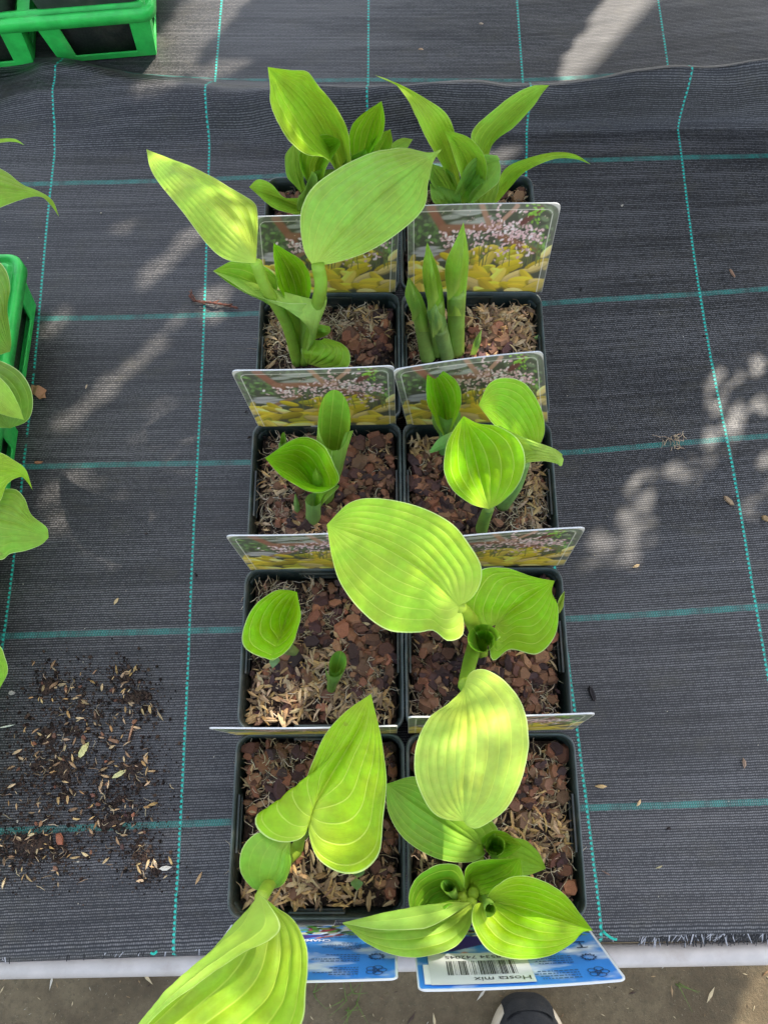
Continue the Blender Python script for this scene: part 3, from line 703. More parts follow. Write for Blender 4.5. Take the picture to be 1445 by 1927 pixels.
# ---- second row left
r_ = ROOT[(0, 1)]
leaf(r_, [([(528, 1202), (520, 1240), (497, 1238), (462, 1220), (456, 1190), (478, 1142), (515, 1113), (540, 1110), (559, 1114)], [.12, .30, .33, .36, .38, .40, .42, .42]),
          ([(528, 1202), (534, 1180), (544, 1150), (559, 1114)], [.12, .18, .28, .42]),
          ([(530, 1204), (512, 1240), (532, 1232), (556, 1200), (566, 1158), (559, 1114)], [.12, .30, .34, .40, .42, .42])], (.24, .49, .008), 6, keel=.5, label='round cupped leaf')
stalk(r_, [(548, 1224), (540, 1222), (528, 1204)], [Z0, .0, .12], .035, .025, (.34, .42, .12))
stalk(r_, [(556, 1228), (548, 1222), (540, 1216)], [Z0, -.03, .02], .032, .03, (.34, .40, .12))
leaf(r_, [([(516, 1232), (507, 1245), (513, 1258)], [-.07, .0, .0]), ([(516, 1232), (516, 1245), (513, 1258)], [-.07, -.0, .0]), ([(516, 1232), (527, 1243), (513, 1258)], [-.07, .0, .0])], (.2, .36, .14), 3, vein=.1, nu=14, ns=12, name='seedling_leaf')
scroll(r_, (624, 1296, Z0), (634, 1248, .24), [.03, .034, .055, .066], 1.45, .35, 70, (.19, .4, .05), tight=.5)
# ---- middle row left
r_ = ROOT[(0, 2)]
leaf(r_, [([(592, 972), (610, 932), (637, 906), (630, 878), (612, 840), (580, 823), (545, 831), (499, 862)], [Z0, .18, .38, .50, .54, .52, .50, .46]),
          ([(591, 972), (592, 940), (580, 905), (548, 876), (499, 862)], [Z0, .06, .14, .24, .46]),
          ([(592, 974), (608, 948), (638, 914), (605, 926), (570, 921), (532, 898), (499, 862)], [Z0, .14, .36, .38, .40, .42, .46])], (.20, .46, .01), 7, keel=.2, puff=.5, label='small open funnel shaped leaf')
leaf(r_, [([(596, 928), (588, 900), (594, 880)], [.1, .24, .32]), ([(600, 928), (598, 904), (594, 880)], [.1, .28, .32]), ([(606, 928), (608, 905), (594, 880)], [.1, .26, .32])], (.26, .48, .04), 3, vein=.3, nu=20, ns=16)
scroll(r_, (614, 940, Z0), (629, 792, .60), [.045, .06, .085, .098, .098], 1.06, .42, 100, (.22, .44, .04), tight=.06, nv=5)
leaf(r_, [([(622, 915), (634, 880), (640, 845), (650, 815)], [.1, .3, .42, .5]), ([(628, 912), (642, 872), (650, 845), (656, 812)], [.08, .3, .42, .51]), ([(632, 905), (646, 865), (657, 835), (665, 810)], [.05, .24, .38, .5])], (.24, .45, .06), 3, keel=0, vein=.4)
scroll(r_, (534, 858, Z0), (532, 826, .14), [.025, .03, .03, .022], 1.3, .5, 60, (.15, .36, .04))
scroll(r_, (590, 976, Z0), (590, 940, .12), [.052, .048, .052], 1.1, .0, 0, (.26, .44, .12), tight=.1)
scroll(r_, (560, 962, Z0), (556, 930, .05), [.02, .018, .004], 1.1, .0, 0, (.26, .44, .12), tight=.1)
# ---- middle row right
r_ = ROOT[(1, 2)]
leaf(r_, [([(920, 958), (885, 948), (850, 920), (834, 880), (842, 832), (858, 802), (872, 783)], [.42, .54, .60, .64, .68, .72, .76]),
          ([(920, 958), (905, 905), (890, 845), (872, 783)], [.42, .48, .58, .76]),
          ([(920, 958), (945, 944), (976, 910), (988, 868), (975, 828), (938, 802), (900, 797), (872, 783)], [.42, .52, .60, .66, .70, .73, .75, .76])], (.24, .49, .008), 5, keel=.5, label='heart shaped cupped leaf with pale curved veins')
leaf(r_, [([(985, 850), (975, 838), (952, 815), (925, 795), (900, 762)], [.45, .6, .66, .70, .74]),
          ([(1000, 850), (985, 810), (945, 765), (900, 762)], [.45, .55, .62, .74]),
          ([(1010, 848), (1024, 812), (1016, 765), (988, 722), (950, 711), (920, 722), (900, 762)], [.45, .6, .66, .7, .72, .72, .74])], (.25, .50, .02), 6, keel=.1)
leaf(r_, [([(985, 850), (960, 815), (935, 800), (990, 825), (1040, 843), (1058, 855)], [.45, .58, .66, .62, .52, .48]),
          ([(975, 880), (985, 850), (1010, 850), (1035, 855), (1057, 858)], [.38, .46, .5, .48, .47]),
          ([(970, 900), (985, 874), (1020, 868), (1045, 872), (1056, 877), (1060, 864)], [.34, .42, .46, .46, .44, .46])], (.36, .54, .07), 4, keel=0, vein=.3)
leaf(r_, [([(835, 822), (815, 785), (803, 755), (802, 715), (810, 687)], [.10, .44, .56, .62, .68]),
          ([(838, 824), (840, 800), (834, 760), (822, 722), (810, 687)], [.05, .22, .40, .56, .68]),
          ([(841, 822), (856, 792), (868, 755), (862, 722), (838, 700), (810, 687)], [.10, .44, .56, .62, .66, .68])], (.18, .44, .01), 4, keel=.3)
leaf(r_, [([(836, 830), (815, 800), (812, 770)], [Z0, .2, .4]), ([(842, 835), (850, 815), (840, 790)], [Z0, .2, .36]), ([(850, 830), (868, 805), (866, 775)], [Z0, .25, .42])], (.22, .45, .07), 4, vein=.3, keel=0)
leaf(r_, [([(850, 812), (825, 826), (808, 848)], [.30, .25, .2]), ([(852, 816), (832, 836), (808, 850)], [.30, .25, .2]), ([(856, 820), (838, 842), (812, 852), (808, 850)], [.30, .24, .2, .2])], (.20, .44, .09), 2, vein=.2, nu=20, ns=12)
stalk(r_, [(905, 998), (912, 975), (920, 955)], [Z0, .1, .42], .042, .032, (.30, .46, .09))
stalk(r_, [(945, 950), (968, 915), (985, 870)], [Z0, .15, .42], .05, .04, (.26, .44, .12))
stalk(r_, [(838, 850), (836, 835), (838, 818)], [Z0, -.02, .1], .045, .04, (.2, .42, .1))
# ---- fourth row left
r_ = ROOT[(0, 3)]
leaf(r_, [([(482, 494), (470, 495), (425, 488), (390, 460), (345, 400), (300, 345), (283, 315), (276, 281)], [.9, .92, .95, 1.0, 1.04, 1.04, 1.0, .96]),
          ([(482, 494), (450, 440), (400, 385), (335, 325), (276, 281)], [.9, 1.02, 1.08, 1.06, .96]),
          ([(482, 494), (485, 440), (484, 400), (474, 378), (430, 350), (370, 318), (315, 296), (276, 281)], [.9, .86, .86, .90, .96, .98, .98, .96])], (.33, .50, .05), 7, puff=.6, keel=-.1, wave=.5, label='left wing leaf, long and pointed')
leaf(r_, [([(590, 502), (572, 470), (565, 420), (570, 385), (590, 352), (640, 315), (700, 287), (760, 279), (808, 287), (832, 280)], [.82, .95, 1.0, 1.02, 1.04, 1.04, 1.0, .95]),
          ([(590, 502), (640, 440), (720, 360), (832, 280)], [.82, .98, 1.04, .95]),
          ([(590, 502), (640, 492), (700, 470), (760, 430), (798, 390), (806, 345), (815, 305), (832, 280)], [.82, .84, .86, .90, .92, .94, .95, .95])], (.27, .48, .055), 7, puff=1.0, keel=.6, wave=.5, label='right wing leaf, large and broad')
stalk(r_, [(572, 680), (590, 600), (604, 540), (598, 498)], [Z0, .25, .6, .84], .045, .04, (.32, .50, .06))
stalk(r_, [(560, 682), (540, 610), (500, 540), (482, 494)], [Z0, .3, .65, .9], .04, .035, (.32, .50, .06))
leaf(r_, [([(560, 680), (545, 600), (520, 560), (522, 520), (480, 492), (440, 490), (401, 510)], [Z0, .2, .5, .66, .72, .74, .72]),
          ([(562, 682), (545, 620), (510, 575), (450, 540), (401, 510)], [Z0, .10, .3, .54, .72]),
          ([(566, 684), (572, 630), (585, 590), (560, 572), (500, 560), (440, 538), (401, 510)], [Z0, .2, .45, .56, .62, .68, .72])], (.23, .45, .03), 6, keel=0, puff=.45, label='funnel leaf with one wide lip')
leaf(r_, [([(566, 684), (576, 640), (592, 590), (580, 572), (535, 570), (480, 556), (430, 528), (401, 510)], [Z0, .15, .42, .60, .66, .70, .74, .73]),
          ([(570, 684), (585, 640), (595, 595), (600, 575), (600, 565)], [Z0, .15, .40, .5, .56]),
          ([(572, 684), (590, 640), (602, 590), (607, 560), (604, 536)], [Z0, .15, .38, .50, .58])], (.34, .52, .08), 5, keel=0, puff=.3, vein=.4)
leaf(r_, [([(560, 600), (530, 552), (518, 515), (515, 480), (515, 457)], [.2, .58, .68, .74, .80]),
          ([(565, 600), (560, 560), (548, 515), (515, 457)], [.15, .42, .54, .80]),
          ([(572, 600), (584, 545), (582, 512), (560, 485), (515, 457)], [.2, .60, .68, .74, .80])], (.19, .43, .01), 4, keel=.3)
leaf(r_, [([(575, 685), (570, 670), (568, 655), (590, 640)], [-.08, .05, .10, .16]),
          ([(590, 688), (615, 675), (625, 655), (605, 640)], [-.08, .12, .18, .17]),
          ([(625, 698), (655, 690), (658, 665), (640, 645), (610, 636)], [-.02, .08, .12, .15, .16])], (.27, .49, .03), 4, label='small curled leaf at the foot of the stem')
leaf(r_, [([(588, 632), (585, 618), (600, 610), (620, 614)], [-.02, .1, .16, .12]), ([(590, 636), (595, 624), (608, 622), (622, 618)], [-.02, .13, .18, .12]), ([(592, 638), (604, 636), (620, 628), (622, 620)], [-.02, .08, .12, .12])], (.22, .45, .04), 3, nu=20, ns=16)
# ---- fourth row right: rolled spears
r_ = ROOT[(1, 3)]
def spear(b, m_, t, wd, h, colr, lab=None):
    """rolled spear: sheath tube below, open pointed blade above"""
    bx, by = b; mx, my = m_; tx, ty = t
    hm = Z0 + (h - Z0) * .55
    stalk(r_, [b, ((bx + mx) / 2, (by + my) / 2), m_], [Z0, (Z0 + hm) / 2, hm], wd / 285 * .50, wd / 285 * .44, tuple(.6 * a_ + .4 * b_ for a_, b_ in zip(colr, (.42, .50, .16))), 'sheath')
    l = wd / 2
    leaf(r_, [([(bx * .4 + mx * .6 - l * .9, by * .4 + my * .6), (mx - l, my), (mx * .5 + tx * .5 - l * 1.1, my * .5 + ty * .5), t], [Z0 + (h - Z0) * .36, hm, h * .78, h]),
              ([(bx * .4 + mx * .6, by * .4 + my * .6), (mx, my), (mx * .5 + tx * .5, my * .5 + ty * .5), t], [Z0 + (h - Z0) * .42, hm + .09, h * .78 + .08, h]),
              ([(bx * .4 + mx * .6 + l * .9, by * .4 + my * .6), (mx + l, my), (mx * .5 + tx * .5 + l * .9, my * .5 + ty * .5), t], [Z0 + (h - Z0) * .36, hm, h * .78, h])], colr, 3, keel=0, vein=.25, puff=.3, nu=34, ns=24, name='blade', label=lab, wave=0)
    leaf(r_, [([(mx - l * .9, my + 16), (mx - l * 1.15, my * .6 + ty * .4), (tx - l * .2, ty + 14), t], [hm, h * .7, h * .93, h]),
              ([(mx - l * .2, my + 4), (mx * .5 + tx * .5 - l * .2, my * .5 + ty * .5), t], [hm + .08, h * .8 + .11, h]),
              ([(mx + l * .3, my - 10), (mx * .5 + tx * .5 + l * .25, my * .5 + ty * .5), t], [hm + .12, h * .8 + .13, h])], tuple(x * .75 for x in colr[:3]), 2, keel=0, vein=.2, puff=.2, nu=30, ns=16, name='blade_fold', wave=0)
spear((805, 676), (789, 590), (769, 521), 30, .52, (.24, .44, .05))
spear((824, 664), (820, 570), (804, 456), 32, .78, (.23, .44, .03))
spear((842, 671), (828, 620), (812, 551), 30, .42, (.26, .44, .10))
spear((857, 662), (859, 550), (872, 418), 36, .86, (.25, .47, .035))
leaf(r_, [([(884, 670), (892, 640), (906, 620)], [Z0, .02, .1]), ([(888, 670), (898, 645), (906, 620)], [Z0, .04, .1]), ([(894, 670), (904, 645), (906, 620)], [Z0, .02, .1])], (.22, .42, .08), 2, vein=.2, nu=14, ns=8)
leaf(r_, [([(1010, 640), (1004, 636), (1012, 630)], [Z0, -.06, -.05]), ([(1012, 642), (1014, 636), (1018, 632)], [Z0, -.04, -.05]), ([(1014, 644), (1024, 640), (1024, 632)], [Z0, -.06, -.05])], (.26, .42, .14), 2, vein=.1, nu=10, ns=8, name='seedling_leaf')
# ---- back row left
r_ = ROOT[(0, 4)]
leaf(r_, [([(645, 345), (615, 300), (580, 290), (550, 272), (530, 245), (511, 200), (508, 160), (504, 126)], [.1, .5, .7, .8, .9, 1.0, 1.08, 1.1]),
          ([(650, 345), (625, 270), (575, 190), (504, 126)], [.05, .45, .82, 1.1]),
          ([(655, 345), (660, 290), (655, 245), (630, 200), (600, 160), (578, 134), (545, 132), (504, 126)], [.1, .5, .66, .8, .92, 1.0, 1.06, 1.1])], (.27, .48, .025), 7, puff=.6, keel=.3, label='broad upright ribbed leaf')
leaf(r_, [([(668, 330), (660, 290), (657, 255), (672, 222), (718, 190)], [.1, .45, .56, .66, .76]), ([(672, 332), (682, 290), (695, 240), (718, 190)], [.05, .32, .5, .76]), ([(680, 330), (695, 290), (716, 262), (724, 225), (718, 190)], [.1, .45, .56, .68, .76])], (.19, .42, .01), 4)
leaf(r_, [([(690, 330), (694, 295), (700, 268), (714, 252), (735, 243)], [.1, .35, .45, .52, .56]), ([(695, 332), (710, 290), (735, 243)], [.05, .3, .56]), ([(700, 330), (722, 295), (738, 270), (735, 243)], [.1, .36, .48, .56])], (.20, .42, .02), 3)
leaf(r_, [([(715, 320), (735, 275), (755, 260), (777, 262)], [.1, .3, .38, .38]), ([(718, 325), (745, 278), (777, 262)], [.1, .3, .38]), ([(722, 328), (758, 290), (777, 262)], [.1, .26, .38])], (.28, .48, .06), 2, vein=.3)
leaf(r_, [([(640, 345), (640, 318), (655, 298), (688, 280)], [.1, .34, .42, .50]), ([(648, 350), (662, 318), (688, 280)], [.05, .26, .50]), ([(655, 350), (678, 325), (692, 300), (688, 280)], [.1, .34, .44, .50])], (.21, .43, .03), 3)
leaf(r_, [([(590, 360), (566, 320), (566, 285), (585, 262), (612, 253), (638, 262)], [.05, .4, .5, .54, .56, .56]), ([(595, 362), (590, 325), (600, 295), (638, 268)], [.0, .22, .36, .54]), ([(600, 362), (612, 325), (622, 300), (640, 275), (638, 262)], [.05, .38, .48, .54, .56])], (.22, .45, .02), 5)
leaf(r_, [([(568, 365), (540, 330), (537, 300), (545, 280), (557, 267)], [.05, .36, .46, .52, .58]), ([(572, 368), (558, 320), (557, 267)], [.0, .28, .58]), ([(578, 365), (572, 335), (569, 300), (557, 267)], [.05, .36, .48, .58])], (.19, .43, .02), 3)
leaf(r_, [([(590, 395), (570, 372), (535, 372), (510, 345), (485, 338), (469, 352)], [.0, .20, .30, .36, .38, .36]), ([(592, 398), (565, 388), (520, 370), (469, 352)], [-.05, .1, .24, .36]), ([(596, 398), (575, 402), (545, 402), (510, 388), (469, 352)], [.0, .18, .26, .32, .36])], (.28, .49, .04), 5)
leaf(r_, [([(560, 400), (560, 375), (575, 352), (586, 325)], [.1, .3, .38, .46]), ([(580, 400), (575, 375), (586, 325)], [.0, .24, .46]), ([(605, 385), (600, 355), (596, 330), (586, 322)], [.05, .3, .40, .46])], (.24, .46, .04), 4, vein=.4)
leaf(r_, [([(580, 385), (578, 345), (590, 325), (620, 318), (655, 325)], [.0, .3, .38, .40, .38]), ([(590, 390), (600, 350), (655, 325)], [.0, .2, .38]), ([(605, 390), (630, 355), (655, 325)], [.0, .24, .38])], (.26, .46, .05), 4, vein=.5)
for q in [(650, 345), (672, 330), (595, 362), (572, 366), (592, 392)]: stalk(r_, [(620, 378), ((620 + q[0]) / 2, (378 + q[1]) / 2 - 2), q], [Z0, -.02, .08], .045, .03)
# ---- back row right
r_ = ROOT[(1, 4)]
leaf(r_, [([(858, 360), (835, 320), (805, 265), (785, 225), (765, 185), (740, 155), (705, 141)], [.1, .45, .70, .86, .98, 1.02, 1.04]), ([(862, 360), (850, 310), (815, 230), (770, 175), (705, 141)], [.05, .40, .78, .96, 1.04]), ([(866, 360), (862, 300), (856, 250), (838, 212), (800, 185), (755, 160), (705, 141)], [.1, .45, .66, .80, .92, 1.0, 1.04])], (.27, .48, .03), 5, keel=.2, puff=.4)
leaf(r_, [([(905, 330), (888, 275), (890, 245), (925, 210), (960, 182), (1000, 162), (1033, 160)], [.1, .45, .60, .72, .80, .84, .86]), ([(908, 330), (915, 275), (965, 215), (1033, 160)], [.05, .40, .66, .86]), ([(912, 330), (925, 275), (965, 240), (1000, 205), (1018, 178), (1033, 160)], [.1, .40, .56, .70, .80, .86])], (.25, .47, .05), 5, keel=.2, puff=.35)
leaf(r_, [([(915, 390), (935, 345), (950, 318), (985, 300), (1040, 287), (1080, 290), (1111, 309)], [.0, .3, .44, .50, .54, .50, .42]), ([(920, 392), (945, 350), (975, 318), (1040, 292), (1085, 296), (1111, 309)], [-.05, .2, .36, .48, .47, .42]), ([(925, 392), (960, 352), (990, 322), (1040, 300), (1080, 299), (1111, 309)], [-.0, .24, .36, .46, .46, .42])], (.26, .49, .035), 4, keel=0, puff=.25, vein=.6, label='long thin arching leaf')
leaf(r_, [([(880, 370), (862, 320), (850, 280), (836, 247)], [.1, .5, .66, .78]), ([(890, 372), (885, 325), (870, 285), (836, 247)], [.05, .40, .58, .78]), ([(905, 370), (915, 335), (912, 295), (890, 265), (860, 250), (836, 247)], [.1, .44, .58, .68, .74, .78])], (.26, .48, .03), 5)
leaf(r_, [([(845, 395), (860, 350), (880, 310), (905, 292), (935, 292)], [.0, .34, .5, .56, .56]), ([(855, 398), (880, 355), (905, 318), (940, 300)], [-.02, .24, .44, .56]), ([(870, 400), (905, 370), (935, 345), (942, 320), (938, 300)], [.0, .26, .40, .5, .55])], (.22, .45, .06), 4, vein=.4)
leaf(r_, [([(850, 380), (815, 350), (805, 325), (812, 308)], [.0, .26, .40, .46]), ([(852, 382), (840, 350), (812, 308)], [-.02, .18, .46]), ([(860, 380), (862, 350), (845, 320), (812, 308)], [.0, .3, .42, .46])], (.19, .42, .02), 3)
leaf(r_, [([(850, 402), (815, 380), (808, 345)], [.0, .22, .34]), ([(855, 405), (840, 380), (825, 350)], [-.02, .22, .3]), ([(865, 402), (868, 380), (862, 360)], [.0, .2, .3])], (.22, .44, .05), 3, vein=.4)
leaf(r_, [([(885, 400), (885, 365), (905, 345)], [.0, .3, .4]), ([(900, 402), (905, 370), (925, 345)], [-.02, .22, .34]), ([(920, 400), (935, 365), (940, 335)], [.0, .24, .36])], (.30, .50, .03), 4, vein=.6)
for q in [(862, 362), (908, 332), (890, 370), (920, 390), (852, 392)]: stalk(r_, [(882, 392), ((882 + q[0]) / 2, (392 + q[1]) / 2 - 2), q], [Z0, -.02, .08], .045, .03, (.42, .55, .06))

# ------------------------------------------------------------------ picture cards
def ell(img, cx, cy, rx, ry, ang, c, soft=.12, shade=0.):
    h, w_, _ = img.shape; Y, X = np.mgrid[0:h, 0:w_]; X = X / w_ * 1.5; Y = 1 - Y / h
    x0 = X - cx; y0 = Y - cy; a = R(ang); xr = (x0 * math.cos(a) + y0 * math.sin(a)) / rx; yr = (-x0 * math.sin(a) + y0 * math.cos(a)) / ry
    d = np.sqrt(xr ** 2 + yr ** 2) * (1 + .0 * xr); m = np.clip((1 - d) / soft, 0, 1)[..., None]
    cc = np.array(c) * (1 + shade * yr[..., None] * .6 - .18 * np.exp(-(yr[..., None] / .07) ** 2) * (shade != 0)); img[:] = img * (1 - m) + np.clip(cc, 0, 1) * m
def line(img, x0, y0, x1, y1, wd, c):
    h, w_, _ = img.shape; Y, X = np.mgrid[0:h, 0:w_]; X = X / w_ * 1.5; Y = 1 - Y / h
    dx, dy = x1 - x0, y1 - y0; t = np.clip(((X - x0) * dx + (Y - y0) * dy) / (dx * dx + dy * dy), 0, 1)
    d = np.hypot(X - x0 - t * dx, Y - y0 - t * dy); m = np.clip((wd - d) / wd * 2, 0, 1)[..., None]; img[:] = img * (1 - m) + np.array(c) * m
NXI, NYI = 190, 128
def art_front():
    r = np.random.default_rng(5); img = np.ones((NYI, NXI, 3)) * np.array([.045, .055, .035])
    for k in range(260):
        ell(img, r.uniform(0, 1.5), r.uniform(.4, 1), r.uniform(.02, .07), r.uniform(.015, .04), r.uniform(0, 180), np.array([.06, .085, .045]) * r.uniform(.4, 2.2), .5)
    for k in range(8): ell(img, .55 + r.uniform(-.16, .22), .86 + r.uniform(-.06, .07), .13, .03, 4, np.array([.30, .32, .29]) * r.uniform(.7, 1.15), .4)
    for k in range(8): ell(img, .24 + r.uniform(-.12, .1), .5 + r.uniform(-.12, .07), .14, .025, 2, np.array([.34, .34, .35]) * r.uniform(.7, 1.15), .4)
    for k in range(40): ell(img, r.uniform(.02, .3), r.uniform(.62, .92), .035, .02, r.uniform(0, 180), np.array([.07, .13, .04]) * r.uniform(.5, 2), .5)
    br = [.19, .075, .045]
    line(img, .20, 1.02, .42, .66, .055, br); line(img, .36, .76, .92, .76, .05, (.22, .10, .06)); line(img, .72, 1.0, .82, .78, .035, (.30, .17, .11)); line(img, 1.08, .98, .90, .78, .028, (.34, .20, .14))
    line(img, .95, .66, 1.3, .50, .05, (.20, .09, .05)); line(img, .28, .42, .55, .58, .035, (.22, .12, .07)); line(img, 1.30, .95, 1.15, .80, .045, (.10, .03, .025))
    for k in range(26): ell(img, 1.26 + r.normal(0, .045), .90 + r.normal(0, .06), .022, .012, r.uniform(0, 180), np.array([.16, .34, .03]) * r.uniform(.7, 1.4), .4)
    for k in range(24): ell(img, 1.38 + r.normal(0, .05), .56 + r.normal(0, .08), .03, .014, r.uniform(0, 180), np.array([.14, .26, .06]) * r.uniform(.6, 1.5), .4)
    # leaves, far to near
    for k in range(95):
        q = k / 95; y = .54 - .56 * q + r.normal(0, .015); x = r.uniform(-.02, 1.52)
        if y > .42 and abs(x - .95) > .55: y -= .1
        c = np.array(random_choice(r, [(.52, .38, .02), (.62, .48, .03), (.74, .58, .20), (.34, .33, .02), (.48, .38, .01), (.70, .54, .08)])) * r.uniform(.55, 1.15)
        rx = r.uniform(.09, .17) * (.7 + .5 * q); an = r.normal(0, 28)
        ell(img, x, y - .013, rx * 1.04, rx * .44, an, c * .42, .3)
        ell(img, x, y, rx, rx * r.uniform(.30, .45), an, c, .10, .5)
    for k in range(22):
        x = r.uniform(.45, 1.4); line(img, x, .36 + r.uniform(-.04, .02), x + r.uniform(-.05, .07), .60, .006, (.12, .14, .03))
    for cx, cy, n, sx_, sy in ((.45, .60, 26, .05, .06), (.36, .66, 16, .05, .04), (.72, .62, 40, .09, .06), (.88, .74, 55, .10, .05), (1.05, .70, 45, .07, .06), (1.2, .66, 30, .05, .04), (1.32, .66, 30, .05, .05), (.98, .50, 16, .05, .05), (1.2, .48, 14, .05, .04), (.60, .70, 16, .05, .03), (1.1, .85, 14, .03, .06), (.9, .90, 10, .02, .05)):
        for k in range(n):
            c = np.array([.70, .46, .48]) * r.uniform(.55, 1.35); ell(img, cx + r.normal(0, sx_), cy + r.normal(0, sy), r.uniform(.012, .030), r.uniform(.007, .017), r.uniform(0, 180), c, .4)
    for k in range(60): ell(img, r.uniform(.3, 1.4), r.uniform(.55, .95), .006, .006, 0, (.55, .42, .36), .4)
    # glossy printed frame line and the washed edge outside it
    Y, X = np.mgrid[0:NYI, 0:NXI]; X = X / (NXI - 1) * 1.5; Y = 1 - Y / (NYI - 1)
    ix = np.minimum(X, 1.5 - X); d = np.where((ix < .14) & (1 - Y < .14), .06 + .08 - np.hypot(.14 - ix, .14 - (1 - Y)), np.minimum(ix, 1 - Y)) if False else np.minimum(ix, 1 - Y)
    cr_ = (ix < .12) & (1 - Y < .12); d = np.where(cr_, .12 - np.hypot(.12 - ix, .12 - (1 - Y)), d)
    m = np.clip(1 - np.abs(d - .065) / .0055, 0, 1)[..., None]; img[:] = img * (1 - m) + np.array([.66, .66, .60]) * m
    m = (np.clip((.062 - d) / .01, 0, 1) * .12)[..., None]; img[:] = img * (1 - m) + np.array([.40, .42, .38]) * m
    m = np.clip((.008 - d) / .006, 0, 1)[..., None]; img[:] = img * (1 - m) + np.array([.45, .45, .42]) * m
    return img
def random_choice(r, l): return l[int(r.integers(len(l)))]
def art_back():
    img = np.zeros((NYI, NXI, 3)); 
    for j in range(NYI):
        for i in range(NXI):
            x = i / NXI * 1.5; y = 1 - j / NYI
            n = noise.fractal(Vector((x * 2.6 + 3, y * 6, 2)), 1.0, 2.0, 5) * .5 + .5
            c = max(0, min(1, (n - .52) * 3.2)); b = np.array([.035, .20, .62]) * (.8 + .5 * y) + np.array([.02, .07, .06]) * (1 - y)
            img[j, i] = b * (1 - c) + np.array([.62, .72, .85]) * c
    r = np.random.default_rng(3)
    # lower band with flowers and foliage, dark banner
    for k in range(160):
        x, y = r.uniform(0, 1.5), r.uniform(-.02, .20)
        ell(img, x, y, .05, .022, r.uniform(-30, 30), np.array(random_choice(r, [(.10, .30, .05), (.36, .42, .10), (.05, .12, .04), (.50, .50, .42), (.02, .03, .02), (.30, .04, .08), (.12, .34, .18)])) * r.uniform(.6, 1.2), .3)
    Y, X = np.mgrid[0:NYI, 0:NXI]; X = X / NXI * 1.5; Y = 1 - Y / NYI
    bn = (Y > .20) & (Y < .45) & (Y < .20 + (X - .60) * .42)
    img[bn] = (.055, .035, .20)
    ell(img, .62, .24, .10, .02, 18, (.52, .16, .08), .3); ell(img, 1.02, .58, .05, .09, 10, (.62, .24, .16), .3); ell(img, 1.10, .50, .04, .05, 0, (.66, .30, .22), .3)
    ix = np.minimum(X, 1.5 - X); d = np.minimum(ix, 1 - Y)
    m = np.clip((.022 - d) / .008, 0, 1)[..., None]; img[:] = img * (1 - m) + np.array([.86, .88, .92]) * m
    return img
IMF, IMB = np.clip(art_front() * np.array([1.30, 1.18, 1.0]) + np.array([.04, .032, .022]), 0, .85), art_back()  # the offset lifts the print's blacks, painting in pale glare
class Card:
    def __init__(s, bl, br, tl, tr, bend):     # world corners as seen from the south
        s.c = [np.array(q, float) for q in (bl, br, tl, tr)]; s.bend = bend
        n = np.cross(s.c[1] - s.c[0], s.c[2] - s.c[0]); s.n = n / np.linalg.norm(n)      # towards the south
    def at(s, u, v, off=0):
        u = np.asarray(u, float)[..., None]; v = np.asarray(v, float)[..., None]
        p = (s.c[0] * (1 - u) + s.c[1] * u) * (1 - v) + (s.c[2] * (1 - u) + s.c[3] * u) * v
        return p + s.n * (off + s.bend * (u - .5) ** 2 * 4 * v)
def panel(name, card, img, off, parent, front):
    h, w_, _ = img.shape
    J, I = np.mgrid[0:h, 0:w_]; u = I / (w_ - 1.0); v = 1 - J / (h - 1.0)
    # rounded upper corners: pull the outline in
    rr = .055; ux = np.minimum(u, 1 - u) * 1.35; dv = 1 - v
    lim = np.where(dv < rr, rr - np.sqrt(np.maximum(0, rr ** 2 - (rr - dv) ** 2)), 0) / 1.35
    u2 = lim + u * (1 - 2 * lim)
    V = card.at(u2 if front else u2, v, off)
    im = img if front else img[:, ::-1]
    F = grid_faces(h, w_)
    if front: F = [tuple(reversed(q)) for q in F]
    o = mobj(name, V.reshape(-1, 3), F, M_PRINT, parent, False, colors=im.reshape(-1, 3))
    return o
def card_text(txt, card, u0, v0, size, colr, parent, name, off=-.0009, mirror=True, bold=0, sx=1.0):
    cu = bpy.data.curves.new(name, 'FONT'); cu.body = txt; cu.size = 1; cu.align_x = 'LEFT'; cu.offset = bold
    ob = bpy.data.objects.new('t', cu); col.objects.link(ob); bpy.context.view_layer.update()
    me = bpy.data.meshes.new_from_object(ob.evaluated_get(bpy.context.evaluated_depsgraph_get()))
    v = np.array([q.co[:] for q in me.vertices]); f = [tuple(p.vertices) for p in me.polygons]
    bpy.data.objects.remove(ob); bpy.data.meshes.remove(me)
    W_ = np.linalg.norm(card.c[1] - card.c[0]); H_ = np.linalg.norm(card.c[2] - card.c[0])
    uu = u0 - v[:, 0] * size * sx / W_; vv = v0 + v[:, 1] * size / H_
    return mobj(name, card.at(uu, vv, off), f, M_PRINT, parent, False, colors=np.tile(colr, (len(v), 1)))
def back_rects(card, rects, colr, parent, name, off=-.0008):
    mb = MB()
    for u0, v0, u1, v1 in rects:
        n = 14 if u1 - u0 > .05 else 2; uu = np.linspace(u0, u1, n)
        mb.add(np.vstack([card.at(uu, np.full(n, q), off) for q in np.linspace(v0, v1, 4)]), grid_faces(4, n), colr)
    return mb.build(name, M_PRINT, parent)
def ring(card, u, v, r, t, n=20, lobes=0):
    W_ = np.linalg.norm(card.c[1] - card.c[0]); H_ = np.linalg.norm(card.c[2] - card.c[0]); V = []
    for k in range(n):
        a = 2 * math.pi * k / n; rr = r * (1 + (.18 * math.cos(lobes * a) if lobes else 0))
        for q in (rr - t, rr): V.append((u + q * math.cos(a) / W_, v + q * math.sin(a) / H_))
    V = np.array(V); F = [(2 * k, 2 * k + 1, (2 * k + 3) % (2 * n), (2 * k + 2) % (2 * n)) for k in range(n)]
    return card.at(V[:, 0], V[:, 1], -.0008), F
